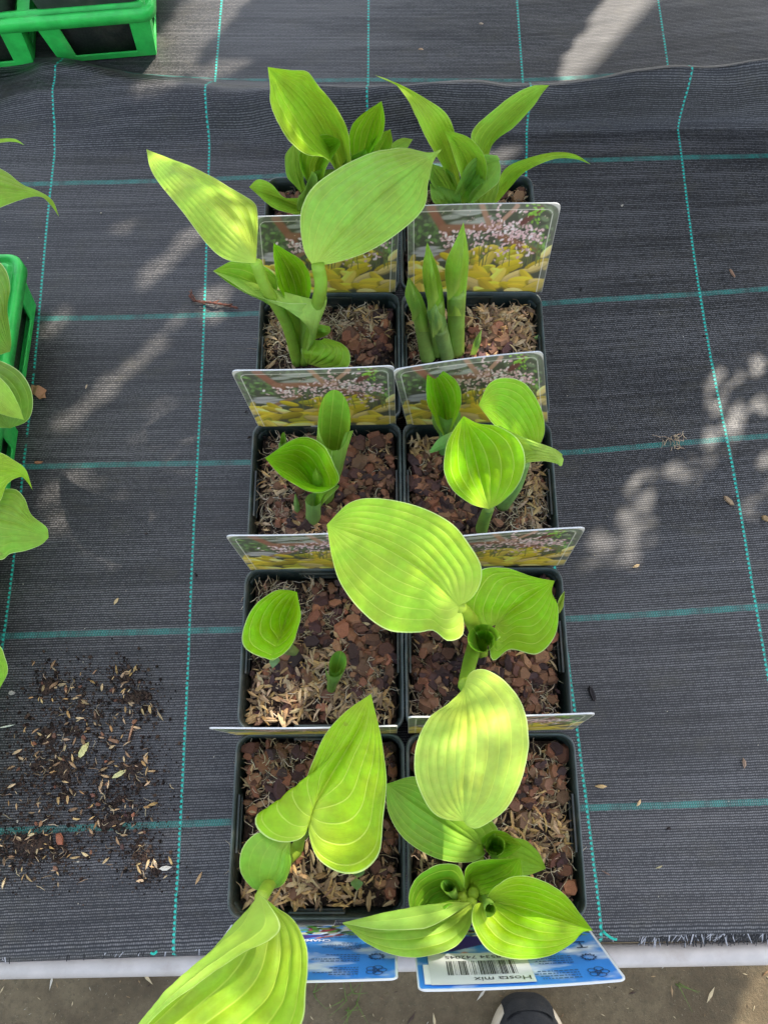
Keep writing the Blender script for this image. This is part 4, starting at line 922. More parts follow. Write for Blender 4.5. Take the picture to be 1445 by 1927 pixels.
CARDS = [  # column,row,  bottom left, bottom right, top left, top right in photo pixels, height of the top, label
 (0, 4, (490, 553), (744, 549), (476, 408), (752, 399), .62, 'picture card behind the two big wing leaves, left of the fully visible one'),
 (1, 4, (768, 551), (1019, 549), (766, 386), (1056, 380), .72, 'picture card at the foot of the back right pot, fully visible behind the upright spears'),
 (0, 3, (487, 802), (745, 798), (434, 699), (742, 690), .74, 'picture card leaning left, directly above the small open funnel leaf'),
 (1, 3, (766, 799), (1031, 794), (739, 692), (1021, 657), .76, 'tilted picture card partly hidden by the upright cupped leaf of the middle right pot'),
 (0, 2, (472, 1072), (742, 1068), (424, 1011), (745, 1000), .74, 'picture card left of the huge ribbed leaf, its right end under it'),
 (1, 2, (764, 1068), (1060, 1063), (770, 1016), (1102, 989), .78, 'picture card right of the huge ribbed leaf, sticking out past the pots'),
 (0, 1, (447, 1382), (747, 1379), (391, 1372), (748, 1368), .74, 'picture card seen almost edge on in front of the second row left pot'),
 (1, 1, (768, 1379), (1076, 1372), (768, 1351), (1121, 1344), .74, 'picture card seen nearly edge on in front of the second row right pot'),
 (0, 0, (436, 1741), (746, 1744), (362, 1852), (749, 1845), .62, 'blue sky backed care card at the front left pot, partly under the huge leaf'),
 (1, 0, (775, 1744), (1103, 1741), (787, 1869), (1180, 1849), .66, 'care card with blue sky back and white barcode sticker'),
]
for ci, ri, bl, br_, tl, tr_, ht, lab in CARDS:
    hb = -.012 if ri else -.02
    cs = [uh(*bl, hb), uh(*br_, hb), uh(*tl, ht), uh(*tr_, ht)]
    mid = (cs[0] + cs[1]) / 2
    e = empty('plant_label', mid, lab, 'plant label', 'printed picture cards standing in the pot rims')
    cd_ = Card(*cs, random.choice([-1, 1]) * random.uniform(.0004, .0014))
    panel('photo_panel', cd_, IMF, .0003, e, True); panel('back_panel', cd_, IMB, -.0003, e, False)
    # pale card core showing as a thin edge
    mb = MB(); n = 40; rr = .055
    prof = [(0, 0), (0, .5), (0, 1 - rr)] + [(rr / 1.35 * (1 - math.cos(R(a))), 1 - rr + rr * math.sin(R(a))) for a in range(15, 90, 15)] + [(rr / 1.35 + (1 - 2 * rr / 1.35) * t, 1) for t in np.linspace(0, 1, 9)]
    prof += [(1 - a, b) for a, b in prof[:8]][::-1]
    pu = np.array(prof); A1 = cd_.at(pu[:, 0], pu[:, 1], .00045); A2 = cd_.at(pu[:, 0], pu[:, 1], -.00045)
    m = len(prof); mb.add(np.vstack([A1, A2]), [(k, k + 1, m + k + 1, m + k) for k in range(m - 1)], (.55, .55, .53)); mb.build('card_edge', M_PRINT, e)
    # tongue that plugs into the slot of the pot
    s0 = cd_.at(np.array([.38, .62]), np.array([0., 0.]), 0); mb = MB(); dn = np.array([0, 0, -.03])
    mb.box(tuple((s0[0] + s0[1]) / 2 + dn * .5), (float(np.linalg.norm(s0[1] - s0[0])), .0007, .03), 0, (.75, .75, .72)); mb.build('tongue', M_PRINT, e)
    if ri == 0:
        ink = (.02, .05, .13)
        mb = MB()
        ic = [(.075, .86, 0, 5), (.075, .64, 1, 0), (.075, .42, 2, 0), (.075, .22, 3, 0)]
        u_ic = 1 - .11
        for k, v_ in enumerate((.86, .62, .40, .20)):
            if k == 0:
                for a in range(5):
                    v, f = ring(cd_, u_ic + .03 * math.cos(a * 1.257) , v_ + .045 * math.sin(a * 1.257), .0026, .0005); mb.add(v, f, ink)
                v, f = ring(cd_, u_ic, v_, .0018, .0005); mb.add(v, f, ink)
            elif k == 1: v, f = ring(cd_, u_ic, v_, .0040, .0011, 44, 11); mb.add(v, f, ink)
            elif k == 2:
                for q in ((u_ic - .004, v_ - .05, u_ic + .004, v_ + .05), (u_ic - .03, v_ + .045, u_ic + .03, v_ + .058), (u_ic - .03, v_ - .058, u_ic + .03, v_ - .045)):
                    mb.add(cd_.at(np.array([q[0], q[2], q[2], q[0]]), np.array([q[1], q[1], q[3], q[3]]), -.0008), [(0, 3, 2, 1)], ink)
            else: v, f = ring(cd_, u_ic, v_, .0042, .0006, 30, 2); mb.add(v, f, ink)
        # fine print
        rr_ = random.Random(4 + ci)
        for v_, nl in ((.80, 4), (.575, 4), (.36, 4), (.17, 3)):
            for l_ in range(nl):
                u_ = 1 - .20; end = u_ - rr_.uniform(.10, .24)
                while u_ > end:
                    wl = rr_.uniform(.006, .022)
                    q = (u_ - wl, v_ + l_ * .036, u_, v_ + l_ * .036 + .014); mb.add(cd_.at(np.array([q[0], q[2], q[2], q[0]]), np.array([q[1], q[1], q[3], q[3]]), -.0008), [(0, 3, 2, 1)], (.04, .12, .30)); u_ -= wl + .006
        mb.build('icons_and_fine_print', M_PRINT, e)
        card_text('CHAMP', cd_, .625, .30, .0042, (.85, .85, .92), e, 'banner_lettering', sx=1.15, bold=.03)
        card_text('GROEN', cd_, .38, .26, .0042, (.75, .75, .85), e, 'banner_small_lettering') if False else None
        if ci == 1:
            back_rects(cd_, [(.035, .66, .10, .94)], (.84, .85, .87), e, 'white_sticker_edge', -.0009)
            st_ = back_rects(cd_, [(.065, .50, .575, .955)], (.66, .67, .68), e, 'barcode_sticker', -.0011)
            rb_ = random.Random(9); rects = []; u_ = .155
            while u_ < .50:
                wd = rb_.choice([.0022, .0022, .0044, .0066]); rects.append((u_, .625, u_ + wd, .83)); u_ += wd + rb_.choice([.0026, .0026, .005, .0075])
            back_rects(cd_, rects, (.015, .015, .015), st_, 'barcode', -.0013)
            card_text('8 718534 742045', cd_, .545, .545, .0050, (.02, .02, .02), st_, 'barcode_digits', -.0013, sx=1.18)
            card_text('Hosta mix', cd_, .560, .865, .0062, (.03, .03, .03), st_, 'sticker_lettering', -.0013, sx=1.15)

# ------------------------------------------------------------------ green trays with dark grow pots
TP = 1.16 * P
def tray(name_loc, nx_, ny_, ang, lab):
    """origin = near right corner of the rim on the bench; local x to the left is negative, y away"""
    e = empty('carry_tray', name_loc, lab, 'tray')
    M = Matrix.Rotation(ang, 3, 'Z'); Mn = np.array(M)
    def W2(v): return np.asarray(v, float) @ Mn.T + np.array(name_loc)
    Wd, Dp = nx_ * TP, ny_ * TP; hr = .062
    def strip(prof, name):      # rounded rectangle loops (inset, z)
        V = []
        for ins, z in prof:
            for x, y in rrect(Wd / 2 - ins, Dp / 2 - ins, max(.004, .014 - ins), 6): V.append((x - Wd / 2, y + Dp / 2, z))
        n = len(V) // len(prof); mobj(name, W2(V), [tuple(q) for q in grid_faces(len(prof), n, True)], M_TRAY, e, True)
    strip([(.0035, hr - .012), (0, hr - .012), (0, hr - .003), (.002, hr), (.006, hr), (.0075, hr - .003), (.0095, hr - .003), (.011, hr), (.014, hr), (.0155, hr - .003), (.0155, hr - .014)], 'rim')
    # webs between the pockets
    for i in range(1, nx_):
        mb = MB(); mb.box((0, 0, 0), (.012, Dp - .03, .004)); v = mb.v[0] + np.array([-i * TP, Dp / 2, hr - .005]); mobj('web', W2(v), mb.f, M_TRAY, e)
    for j in range(1, ny_):
        mb = MB(); mb.box((0, 0, 0), (Wd - .03, .012, .004)); v = mb.v[0] + np.array([-Wd / 2, j * TP, hr - .0045]); mobj('web', W2(v), mb.f, M_TRAY, e)
    for i in range(nx_):
        for j in range(ny_):
            cx, cy = -(i + .5) * TP, (j + .5) * TP
            V, F = [], []
            t0, t1 = .5 * TP - .006, .5 * TP - .014
            def lp(hw, z): return [(cx + x, cy + y, z) for x, y in rrect(hw, hw, .010, 4)]
            # tapered open pocket: four walls each with a window
            for s_ in range(4):
                Ms = Matrix.Rotation(s_ * math.pi / 2, 2)
                def q(x, z, o=0):
                    hw = t1 + (t0 - t1) * (z / hr); p = Ms @ Vector((x * hw, -(hw - o))); return (cx + p.x, cy + p.y, z)
                zs = [0.0015, .008, hr * .72, hr - .006]; xs_ = [-1, -.62, .62, 1]
                for o, dr_ in ((0, 1), (.0022, -1)):
                    b0 = len(V)
                    for z in zs:
                        for x in xs_: V.append(q(x, z, o))
                    for a in range(3):
                        for b in range(3):
                            if a == 1 and b == 1: continue
                            f = (b0 + a * 4 + b, b0 + a * 4 + b + 1, b0 + a * 4 + b + 5, b0 + a * 4 + b + 4); F.append(f if dr_ == 1 else tuple(reversed(f)))
                b1 = len(V) - 32
                for a, b in ((5, 6), (6, 10), (10, 9), (9, 5)): F.append((b1 + a, b1 + b, b1 + 16 + b, b1 + 16 + a))
            k = len(V); V += [(cx - t1, cy - t1, .0025), (cx + t1, cy - t1, .0025), (cx + t1, cy + t1, .0025), (cx - t1, cy + t1, .0025)]; F.append((k, k + 1, k + 2, k + 3))
            o = mobj('pocket', W2(V), F, M_TRAY, e)
            bv = o.modifiers.new('bevel', 'BEVEL'); bv.width = .0009; bv.segments = 2; bv.limit_method = 'ANGLE'; bv.angle_limit = R(50)
    return e, lambda i, j: W2([(-(i + .5) * TP, (j + .5) * TP, 0)])[0]
def grow_pot(c, ang, lab, group, soil=True, nm='potted_seedling', cat='plant pot'):
    e = empty(nm, (c[0], c[1], .004), lab, cat, group)
    prof = [(.395, 0, .07), (.47, .60, .08), (.478, .75, .085), (.492, .755, .09), (.495, .84, .09), (.488, .85, .09), (.478, .845, .085), (.472, .74, .08), (.40, .1, .07)]
    V = loft_rr((c[0], c[1], .004), [(a, z, r) for a, z, r in prof], ang=ang); n = len(V) // len(prof)
    F = grid_faces(len(prof), n, True) + [tuple(reversed(range(n)))]
    mobj('pot', V, F, M_DARK, e, True)
    if soil:
        h = 15; mb = MB(); g_ = []
        for j in range(h):
            for i in range(h):
                q = Matrix.Rotation(ang, 2) @ Vector(((i / (h - 1) - .5) * .90 * P, (j / (h - 1) - .5) * .90 * P)); x, y = c[0] + q.x, c[1] + q.y
                g_.append((x, y, .004 + (.70 + soil_h(x, y)) * P))
        mobj('soil', g_, grid_faces(h, h), M_SOIL, e, True)
    return e
# tray behind, upper left
o1 = un(298, 49, .046); AT1 = R(5.5)
t1, f1 = tray((o1[0], o1[1], 0.001), 3, 2, AT1, 'bright green plastic tray of dark pots at the top left corner of the bench')
for i, j, lab in ((0, 0, 'dark pot at the right end of the top left green tray'), (1, 0, 'dark pot left of the corner pot in the top left green tray'), (2, 0, 'dark pot furthest left in the top left green tray')):
    if i < 2: grow_pot(f1(i, j), AT1, lab, 'dark pots in the green trays')
# tray at the left edge
o2 = un(-15, 1090, .05); AT2 = R(1.0)
xt = un(68, 478, .060)
o2 = np.array([xt[0] + .0, xt[1] - 4 * TP, .001])
t2, f2 = tray((o2[0] - .004, o2[1], .001), 2, 4, R(0.6), 'bright green plastic tray of leafy plants at the left edge')
LP = {}
for j, lab in ((3, 'potted plant in left green tray, far pocket, with thin curling leaf tips'), (2, 'potted plant in the left green tray with dark glossy leaves hanging past the rim'),
               (1, 'potted plant in the left green tray with a wide shiny wavy leaf over the cloth'), (0, 'potted plant in the near pocket of the left green tray with one leaf edge showing')):
    LP[j] = grow_pot(f2(0, j), R(.6), lab, 'potted plants in the left tray', cat='potted plant', nm='potted_plant')
DK = (.13, .27, .02)
hz = lambda *a: [q for q in a]
leaf(LP[3], [([(-90, 430), (-60, 340), (-20, 316), (10, 322), (40, 345), (75, 360), (100, 378), (112, 408)], [.1, .35, .42, .42, .38, .30, .22]), ([(-90, 432), (-20, 355), (40, 358), (75, 366), (98, 382), (112, 408)], [.1, .36, .42, .40, .32, .22]), ([(-90, 434), (-50, 410), (0, 391), (40, 376), (75, 370), (96, 386), (112, 408)], [.1, .28, .36, .38, .32, .22])], (.22, .40, .03), 4, wave=.3, vein=.5)
leaf(LP[3], [([(-90, 330), (-40, 270), (0, 262), (28, 261), (47, 273)], [.1, .45, .52, .5, .44]), ([(-90, 332), (-40, 280), (0, 265), (28, 264), (47, 273)], [.1, .46, .52, .5, .44]), ([(-90, 334), (-40, 290), (0, 270), (28, 267), (47, 273)], [.1, .45, .52, .5, .44])], (.24, .42, .03), 3, vein=.3)
leaf(LP[2], [([(-110, 560), (-60, 500), (-10, 490), (12, 508), (20, 540), (15, 580), (22, 640), (20, 662)], [.1, .4, .5, .5, .46, .4]), ([(-110, 562), (-60, 560), (-20, 590), (20, 662)], [.1, .42, .5, .4]), ([(-110, 566), (-60, 630), (-20, 668), (20, 662)], [.1, .36, .42, .4])], DK, 7, vein=.5, puff=.8)
leaf(LP[2], [([(-110, 700), (-60, 668), (-10, 675), (35, 697), (58, 730), (62, 765), (52, 792), (20, 806)], [.1, .3, .4, .42, .38, .3]), ([(-110, 704), (-50, 720), (0, 760), (20, 806)], [.1, .36, .38, .3]), ([(-110, 708), (-60, 760), (-20, 800), (20, 806)], [.1, .3, .34, .3])], DK, 6, vein=.4, label='dark glossy leaf under a paler one')
leaf(LP[2], [([(-110, 710), (-60, 690), (-15, 700), (15, 725), (35, 760), (46, 790)], [.15, .42, .5, .5, .44]), ([(-110, 712), (-60, 720), (0, 760), (46, 790)], [.15, .44, .5, .44]), ([(-110, 716), (-60, 750), (0, 778), (46, 790)], [.15, .4, .46, .44])], (.26, .43, .04), 5, vein=.3)
leaf(LP[1], [([(-110, 900), (-60, 850), (-5, 850), (30, 868), (50, 885), (62, 922)], [.2, .42, .5, .48, .38]), ([(-110, 905), (-50, 880), (0, 885), (40, 890), (62, 922)], [.2, .44, .5, .46, .38]), ([(-110, 910), (-60, 925), (-5, 946), (14, 912), (38, 898), (50, 905), (62, 922)], [.2, .4, .46, .46, .46, .38])], (.24, .44, .02), 5, vein=.5, wave=.4)
leaf(LP[1], [([(-110, 980), (-50, 930), (20, 920), (45, 935), (60, 968), (88, 992), (92, 1008)], [.1, .3, .36, .36, .34, .30]), ([(-110, 985), (-40, 970), (30, 985), (92, 1010)], [.1, .34, .38, .30]), ([(-110, 990), (-60, 1045), (0, 1054), (20, 1042), (50, 1036), (78, 1025), (92, 1012)], [.1, .26, .30, .30, .30, .30])], (.19, .37, .03), 6, vein=.35, puff=.9, wave=1.2, label='wide shiny wavy leaf')
leaf(LP[0], [([(-110, 1250), (-60, 1200), (-5, 1212), (10, 1235), (15, 1265), (0, 1296)], [.1, .3, .34, .34, .3]), ([(-110, 1255), (-50, 1250), (0, 1296)], [.1, .34, .3]), ([(-110, 1260), (-60, 1300), (-20, 1310), (0, 1296)], [.1, .3, .32, .3])], (.18, .38, .02), 5, vein=.3, puff=.9)
for j in (0, 1, 2, 3):      # leaf stalks rising from the soil of each pot
    cc = f2(0, j); root = np.array([cc[0], cc[1], .004 + .70 * P])
    for lf in [o for o in bpy.data.objects if o.parent == LP[j] and o.name.startswith('leaf')]:
        b0 = np.array(lf.data.vertices[32].co) + np.array(LP[j].location)
        st = root + np.array([random.uniform(-.006, .006), random.uniform(-.006, .006), 0])
        pth = cr([st, st * .6 + b0 * .4 + np.array([0, 0, .012]), b0], 14); v, f = tube_mesh(pth, np.linspace(.0035, .0022, 14), 8)
        uvs = np.zeros((len(v), 2)); uvs[:, 0] = .9; uvs[:, 1] = .42
        o = mobj('stalk', v, f, M_LEAF, LP[j], True, colors=np.tile((.3, 0, 0), (len(v), 1)), uvs=uvs); o.color = (.2, .36, .05, 1)

# ------------------------------------------------------------------ bits lying on the cloth
def on(x, y, z=.0008): return un(x, y, z)
random.seed(21)
def fz(x, y): return 0.0015
mb = MB(); pe = MB(); cr_ = []
spots = [(230, 1265, 22), (250, 1300, 40), (270, 1330, 30), (130, 1300, 60), (90, 1290, 25), (150, 1350, 90), (80, 1400, 70), (110, 1440, 60), (200, 1380, 80), (60, 1480, 80), (160, 1500, 90), (220, 1540, 50), (240, 1520, 60), (255, 1600, 40), (290, 1640, 35), (60, 1580, 70), (110, 1610, 60), (20, 1610, 50), (250, 1450, 45)]
for (sx_, sy_, sr) in spots:
    for k in range(int(sr * 6)):
        x = sx_ + random.gauss(0, sr * .8); y = sy_ + random.gauss(0, sr * .62)
        if y > 1760: continue
        c = on(x, y, .0012 + random.random() * .001); L = random.uniform(.0004, .0019) if random.random() < .93 else random.uniform(.002, .004)
        v, f = chunk(c, L, L * .8, L * .5, random.uniform(0, 6.28), (random.gauss(0, .5), random.gauss(0, .5)), 'bark'); pe.add(v, f, jit(random.choice([(.022, .013, .009), (.05, .03, .02), (.012, .008, .006), (.07, .045, .03)]), .3))
    for k in range(int(sr * .34)):
        x = sx_ + random.gauss(0, sr * .6); y = sy_ + random.gauss(0, sr * .5); t = random.random()
        if y > 1760: continue
        c = on(x, y, .0025)
        if t < .60: L = random.uniform(.0025, .0085); v, f = husk(c, L, L * random.uniform(.18, .32), random.uniform(0, 6.28), (random.gauss(0, .3), random.gauss(0, .2))); q = jit(random.choice(CHC['straw']), .3)
        elif t < .90: v, f = fibre(c, random.uniform(.003, .010), random.uniform(.00015, .00035), random.uniform(0, 6.28), .45); q = jit(random.choice(CHC['fib'][1:4]), .3)
        else: L = random.uniform(.002, .006); v, f = chunk(c, L, L * .6, L * .25, random.uniform(0, 6.28), (random.gauss(0, .2), random.gauss(0, .2)), 'bark'); q = jit(random.choice(CHC['bark']), .3)
        mb.add(v, f, q)
n1_, n2_ = 150, 190; sv, sf, idx = [], [], {}
def smear(x, y):
    m = sum(math.exp(-(((x - a) / (r * .8)) ** 2 + ((y - b) / (r * .62)) ** 2)) * min(1, 36 / r) for a, b, r in spots)
    q = Vector((x * .028, y * .028, 1)); return m * (.55 + .9 * noise.fractal(q, 1, 2, 4)) * 1.0 + .22 * noise.fractal(q * 3.3, 1, 2, 3) - .50
for j in range(n2_):
    for i in range(n1_):
        x = -20 + i * 360 / n1_; y = 1245 + j * 450 / n2_; k = smear(x, y)
        c = on(x, y, .0008 + .0022 * max(0, min(1, k * 2)) * (.5 + abs(noise.noise(Vector((x * .3, y * .3, 2))))) - (.0016 if k < 0 else 0)); idx[(i, j)] = len(sv); sv.append(c)
        if k > -.06 and i and j: sf.append((idx[(i - 1, j - 1)], idx[(i, j - 1)], idx[(i, j)], idx[(i - 1, j)]))
tag(mobj('spilled_soil', sv, [tuple(reversed(q)) for q in sf], M_SOIL, None, True), kind='stuff')
tag(pe.build('spilled_peat', M_SOILCHIP), kind='stuff'); tag(mb.build('spilled_straw', M_CHIP), kind='stuff')
mb = MB()     # fine scatter over the whole cloth
for k in range(420):
    x, y = random.uniform(0, 1445), random.uniform(330, 1740); c = on(x, y, .0018); L = random.uniform(.0005, .0014) if random.random() < .9 else random.uniform(.001, .004)
    v, f = chunk(c, L, L * .6, L * .4, random.uniform(0, 6.28), (.3, .2), 'bark'); mb.add(v, f, random.choice([(.02, .012, .01), (.03, .02, .014), (.45, .4, .3), (.012, .01, .008), (.012, .01, .008)]))
tag(mb.build('fine_grit', M_CHIP), kind='stuff')
def bit(name, kind, x, y, Lpx, ratio, ang, c, lab, cat, grp=None):
    L = Lpx / F_PX * .62; cc = on(x, y, .0028)
    v, f = (husk(cc, L, L * ratio, ang, (.12, .08)) if kind == 'husk' else chunk(cc, L, L * ratio, L * .18, ang, (.1, .08), 'bark'))
    o = mobj(name, v, f, M_CHIP, None, False, colors=np.tile(c, (len(v), 1))); 
    # own origin
    ctr = v.mean(0); o.data.transform(Matrix.Translation(-Vector(ctr))); o.location = ctr
    return tag(o, lab, cat, grp)
HK = (.52, .36, .18)
for a in [('husk', 219, 1131, 15, .4, 1.1, (.60, .44, .22), 'pale seed husk alone on the cloth left of the second row', 'seed husk'),
          ('husk', 1197, 1065, 16, .35, .4, HK, 'seed husk on the cloth right of the label that sticks out', 'seed husk'),
          ('husk', 1131, 1480, 22, .28, -.05, (.50, .33, .14), 'flat tan husk beside the front right pot rim', 'seed husk'),
          ('husk', 1202, 1511, 14, .35, .9, (.62, .42, .2), 'small husk lying across the lowest teal line right of the pots', 'seed husk'),
          ('husk', 1400, 1436, 18, .4, 1.5, (.26, .17, .11), 'brown husk near the right edge above the lowest teal line', 'seed husk'),
          ('chip', 1377, 513, 24, .25, -1.1, (.30, .17, .10), 'thin brown wood splinter near the right teal thread', 'wood splinter'),
          ('chip', 1371, 942, 26, .45, -.8, (.33, .22, .12), 'tan bark flake beside the right teal thread', 'bark flake'),
          ('chip', 1440, 975, 22, .6, -.5, (.28, .18, .08), 'brown flake cut by the right edge', 'bark flake'),
          ('chip', 1114, 1306, 38, .28, -1.25, (.018, .013, .012), 'black curled leaf scrap on the cloth beside the second row', 'leaf scrap'),
          ('husk', 792, 92, 14, .4, 0, (.45, .28, .15), 'orange brown husk on the cloth above the fold', 'seed husk'),
          ('chip', 905, 44, 12, .6, 0, (.4, .3, .2), 'tiny pale crumb on the cloth above the fold', 'crumb'),
          ('chip', 72, 870, 22, .35, .1, (.34, .15, .07), 'small red brown flake beside the wavy leaf', 'bark flake'),
          ('husk', 163, 727, 12, .3, 1.4, (.42, .32, .2), 'thin husk on the cloth right of the left tray', 'seed husk'),
          ('husk', 157, 1412, 34, .35, 1.1, (.62, .58, .24), 'pale yellow scrap amid the spilled compost', 'dry petal'),
          ('husk', 224, 1457, 28, .3, .5, (.60, .56, .24), 'pale forked scrap at the right of the spilled compost', 'dry petal'),
          ('husk', 311, 1634, 22, .35, .1, (.66, .60, .48), 'white husk at the tip of the spilled compost', 'seed husk'),
          ('husk', 374, 1653, 22, .22, 1.1, (.42, .26, .12), 'tan husk left of the front left pot', 'seed husk'),
          ('chip', 113, 1580, 26, .6, -1.2, (.30, .10, .05), 'orange red bark flake low in the spilled compost', 'bark flake'),
          ('chip', 247, 1378, 36, .12, 1.4, (.42, .22, .12), 'thin red brown splinter upright in the spilled compost', 'wood splinter'),
          ('chip', 215, 1394, 28, .25, -.3, (.24, .13, .07), 'brown wood splinter right in the spilled compost', 'wood splinter'),
          ('chip', 100, 1290, 24, .3, .7, (.24, .14, .07), 'brown wood sliver above the spilled compost', 'wood splinter'),
          ('chip', 12, 1367, 32, .12, .2, (.60, .62, .48), 'pale green straw piece at the left edge', 'straw'),
          ('chip', 22, 1304, 13, .8, 0, (.33, .30, .25), 'grey pebble at the left edge under the leaf', 'pebble'),
          ('husk', 1240, 1632, 14, .2, .3, (.36, .30, .15), 'tiny curved straw on the cloth lower right', 'straw'),
          ('chip', 1140, 1643, 20, .15, -.5, (.16, .09, .06), 'dark thin splinter lower right of the pots', 'wood splinter')]:
    bit({'seed husk': 'seed_husk', 'wood splinter': 'wood_splinter', 'bark flake': 'bark_flake', 'leaf scrap': 'leaf_scrap', 'dry petal': 'dry_petal'}.get(a[8], a[8]), *a)
# frayed tan root on the cloth right of the middle row
mb = MB()
random.seed(5)
for k in range(26): v, f = fibre(on(1268 + random.gauss(0, 9), 830 + random.gauss(0, 6), .003), random.uniform(.004, .012), .0003, random.uniform(0, 6.28), .8); mb.add(v, f, jit((.5, .36, .22), .3))
tag(mb.build('root_tuft', M_CHIP), 'frayed tan root tuft lying on the teal line right of the middle row', 'root')
# twig
q = cr([(357, 556), (368, 566), (400, 570), (425, 574), (448, 580)], 30); P3 = np.array([on(a, b, .004 + .0012 * math.sin(i * .5)) for i, (a, b) in enumerate(q)])
v, f = tube_mesh(P3, [.0011 * (1 + .35 * math.sin(i * 2.1)) for i in range(30)], 8); mb = MB(); mb.add(v, f, (.13, .045, .028))
for a, b in (((368, 566), (356, 548)), ((358, 556), (360, 545)), ((400, 570), (412, 565)), ((372, 567), (388, 573)), ((425, 574), (438, 572))):
    v, f = tube_mesh([on(*a, .004), on((a[0] + b[0]) / 2 + 2, (a[1] + b[1]) / 2, .006), on(*b, .004)], [.0009, .0007, .0004], 6); mb.add(v, f, (.15, .06, .035))
tag(mb.build('twig', M_CHIP), 'reddish brown knobbly twig on the cloth left of the fourth row', 'twig')
# curled dry leaf by the tray
g_ = []; n = 14
for j in range(n):
    for i in range(n):
        u, v_ = i / (n - 1), j / (n - 1); x = 59 + u * 28; y = 727 + v_ * 19 + 5 * u; s_ = math.sin(math.pi * v_)
        c = on(x, y - 3 * math.sin(u * 7) * v_, .002); c[2] += .005 * math.sin(math.pi * u) * (1 - v_ * .6) + .0015 * math.sin(u * 11 + v_ * 5); g_.append(c)
tag(mobj('dry_leaf', g_, grid_faces(n, n), M_CHIP, None, True, colors=np.tile((.38, .19, .09), (n * n, 1))), 'curled orange brown dry leaf against the left green tray', 'dry leaf')

# ------------------------------------------------------------------ shoe on the slab
sh = un(998, 1893, ZG + .05); shx, shy = float(sh[0]), float(sh[1])
e = empty('shoe', (shx, shy - .01, ZG), 'black suede sneaker toe with cream sole edge below the bench on the slab', 'shoe')
M_SH = plastic('black_suede', (.010, .011, .012), .8, .8, 700, .3, .12); M_SO = plastic('cream_sole', (.50, .42, .30), .6, .3, 300, .12, .3)
def outline(t):    # half width of shoe along its length 0 (toe) .. 1 (heel), metres
    return .054 * (math.sin(min(1, t / .36) * math.pi / 2) ** .33) * (1 - .22 * max(0, (t - .4) / .6) ** 1.2) * (1 if t < .93 else math.sqrt(max(0.02, 1 - ((t - .93) / .075) ** 2)))
Ls = .285; nl = 40
def shell(name, mat, zf, scale, zc):
    V = []; na = 18
    for i in range(nl):
        t = i / (nl - 1); w2 = outline(max(.004, t)) * scale
        for k in range(na + 1):
            a = math.pi * k / na; V.append((shx + math.cos(a) * w2, shy - t * Ls, ZG + zc + zf(t) * math.sin(a) ** .7))
    return mobj(name, V, grid_faces(nl, na + 1), mat, e, True)
shell('upper', M_SH, lambda t: .030 * min(1, (t + .015) / .10) ** .5 + .05 * max(0, t - .18) ** .8, .93, .022)
V = []; prof = [(.97, .0), (1.02, .006), (1.03, .020), (1.0, .028), (.94, .030)]
for s_, z in prof:
    for i in range(nl): t = i / (nl - 1); V.append((shx + outline(max(.003, t)) * s_, shy + (s_ - 1) * .05 * (1 - 2 * t) - t * Ls, ZG + z))
    for i in reversed(range(nl)): t = i / (nl - 1); V.append((shx - outline(max(.003, t)) * s_, shy + (s_ - 1) * .05 * (1 - 2 * t) - t * Ls, ZG + z))
mobj('sole', V, [tuple(reversed(q)) for q in grid_faces(len(prof), 2 * nl, True)], M_SO, e, True)
g_ = []
def toe_t(x):
    lo, hi = 0.0, .3
    for _ in range(30):
        m_ = (lo + hi) / 2
        if outline(m_) < abs(x): lo = m_
        else: hi = m_
    return lo
for i in range(8):
    zz = .006 + .036 * i / 7
    for k in range(21):
        x = (k / 10 - 1) * .030; g_.append((shx + x, shy + .0035 - toe_t(x) * Ls - (.010 * max(0, (i - 4) / 3) ** 1.5), ZG + zz))
mobj('toe_bumper', g_, grid_faces(8, 21), M_SH, e, True)

# ------------------------------------------------------------------ unseen leaf canopy added for shade, its gaps shaped to the sun patches
LIT = [  # patches of the cloth the sun reaches between the leaves: (x0, y0, x1, y1, half width px, height)
 (125, 798, 300, 645, 12, 0), (272, 522, 382, 432, 13, 0), (85, 625, 135, 578, 8, 0), (195, 450, 240, 425, 6, 0), (398, 555, 410, 600, 12, 0),
 (1115, 1060, 1200, 925, 10, 0), (1195, 955, 1325, 850, 6, 0), (1325, 870, 1460, 740, 6, 0), (1390, 975, 1470, 890, 5, 0), (1350, 735, 1425, 670, 5, 0), (1195, 1065, 1225, 1010, 5, 0), 
 (315, 118, 460, -60, 50, 0), (385, 138, 462, 124, 8, 0), (270, 158, 330, 160, 8, .03),
 (1100, 130, 1230, -60, 50, 0), (1160, 130, 1215, 20, 30, 0), (870, 205, 1120, 160, 20, .047), (1290, 60, 1445, 10, 14, 0), (1330, 112, 1460, 80, 11, 0), (1400, 20, 1460, -30, 16, 0),
 (860, 585, 1000, 575, 26, .09), (700, 610, 740, 600, 14, .09), (930, 520, 1010, 500, 18, .15), (540, 650, 560, 640, 18, .09)]
HALF_COVER = 1.0
HALF = [(660, 1080, 800, 980, 60, .24), (880, 1330, 890, 1490, 100, .20), (330, 1900, 540, 1780, 60, .22), (590, 430, 780, 330, 60, .21), (300, 320, 460, 440, 45, .21),
        (520, 180, 640, 240, 45, .21), (740, 160, 850, 250, 30, .21), (900, 240, 1020, 170, 25, .18), (950, 990, 1090, 1010, 12, .16),
        (600, 1350, 700, 1600, 40, .17), (900, 1740, 1080, 1700, 40, .16), (500, 900, 620, 850, 40, .14), (850, 850, 950, 850, 45, .17)]
SDn = np.array(SD)
ex_ = np.cross(SDn, [0, 0, 1.]); ex_ /= np.linalg.norm(ex_); ey_ = np.cross(ex_, SDn)
def sunp(p): p = np.asarray(p); return np.array([p @ ex_, p @ ey_])
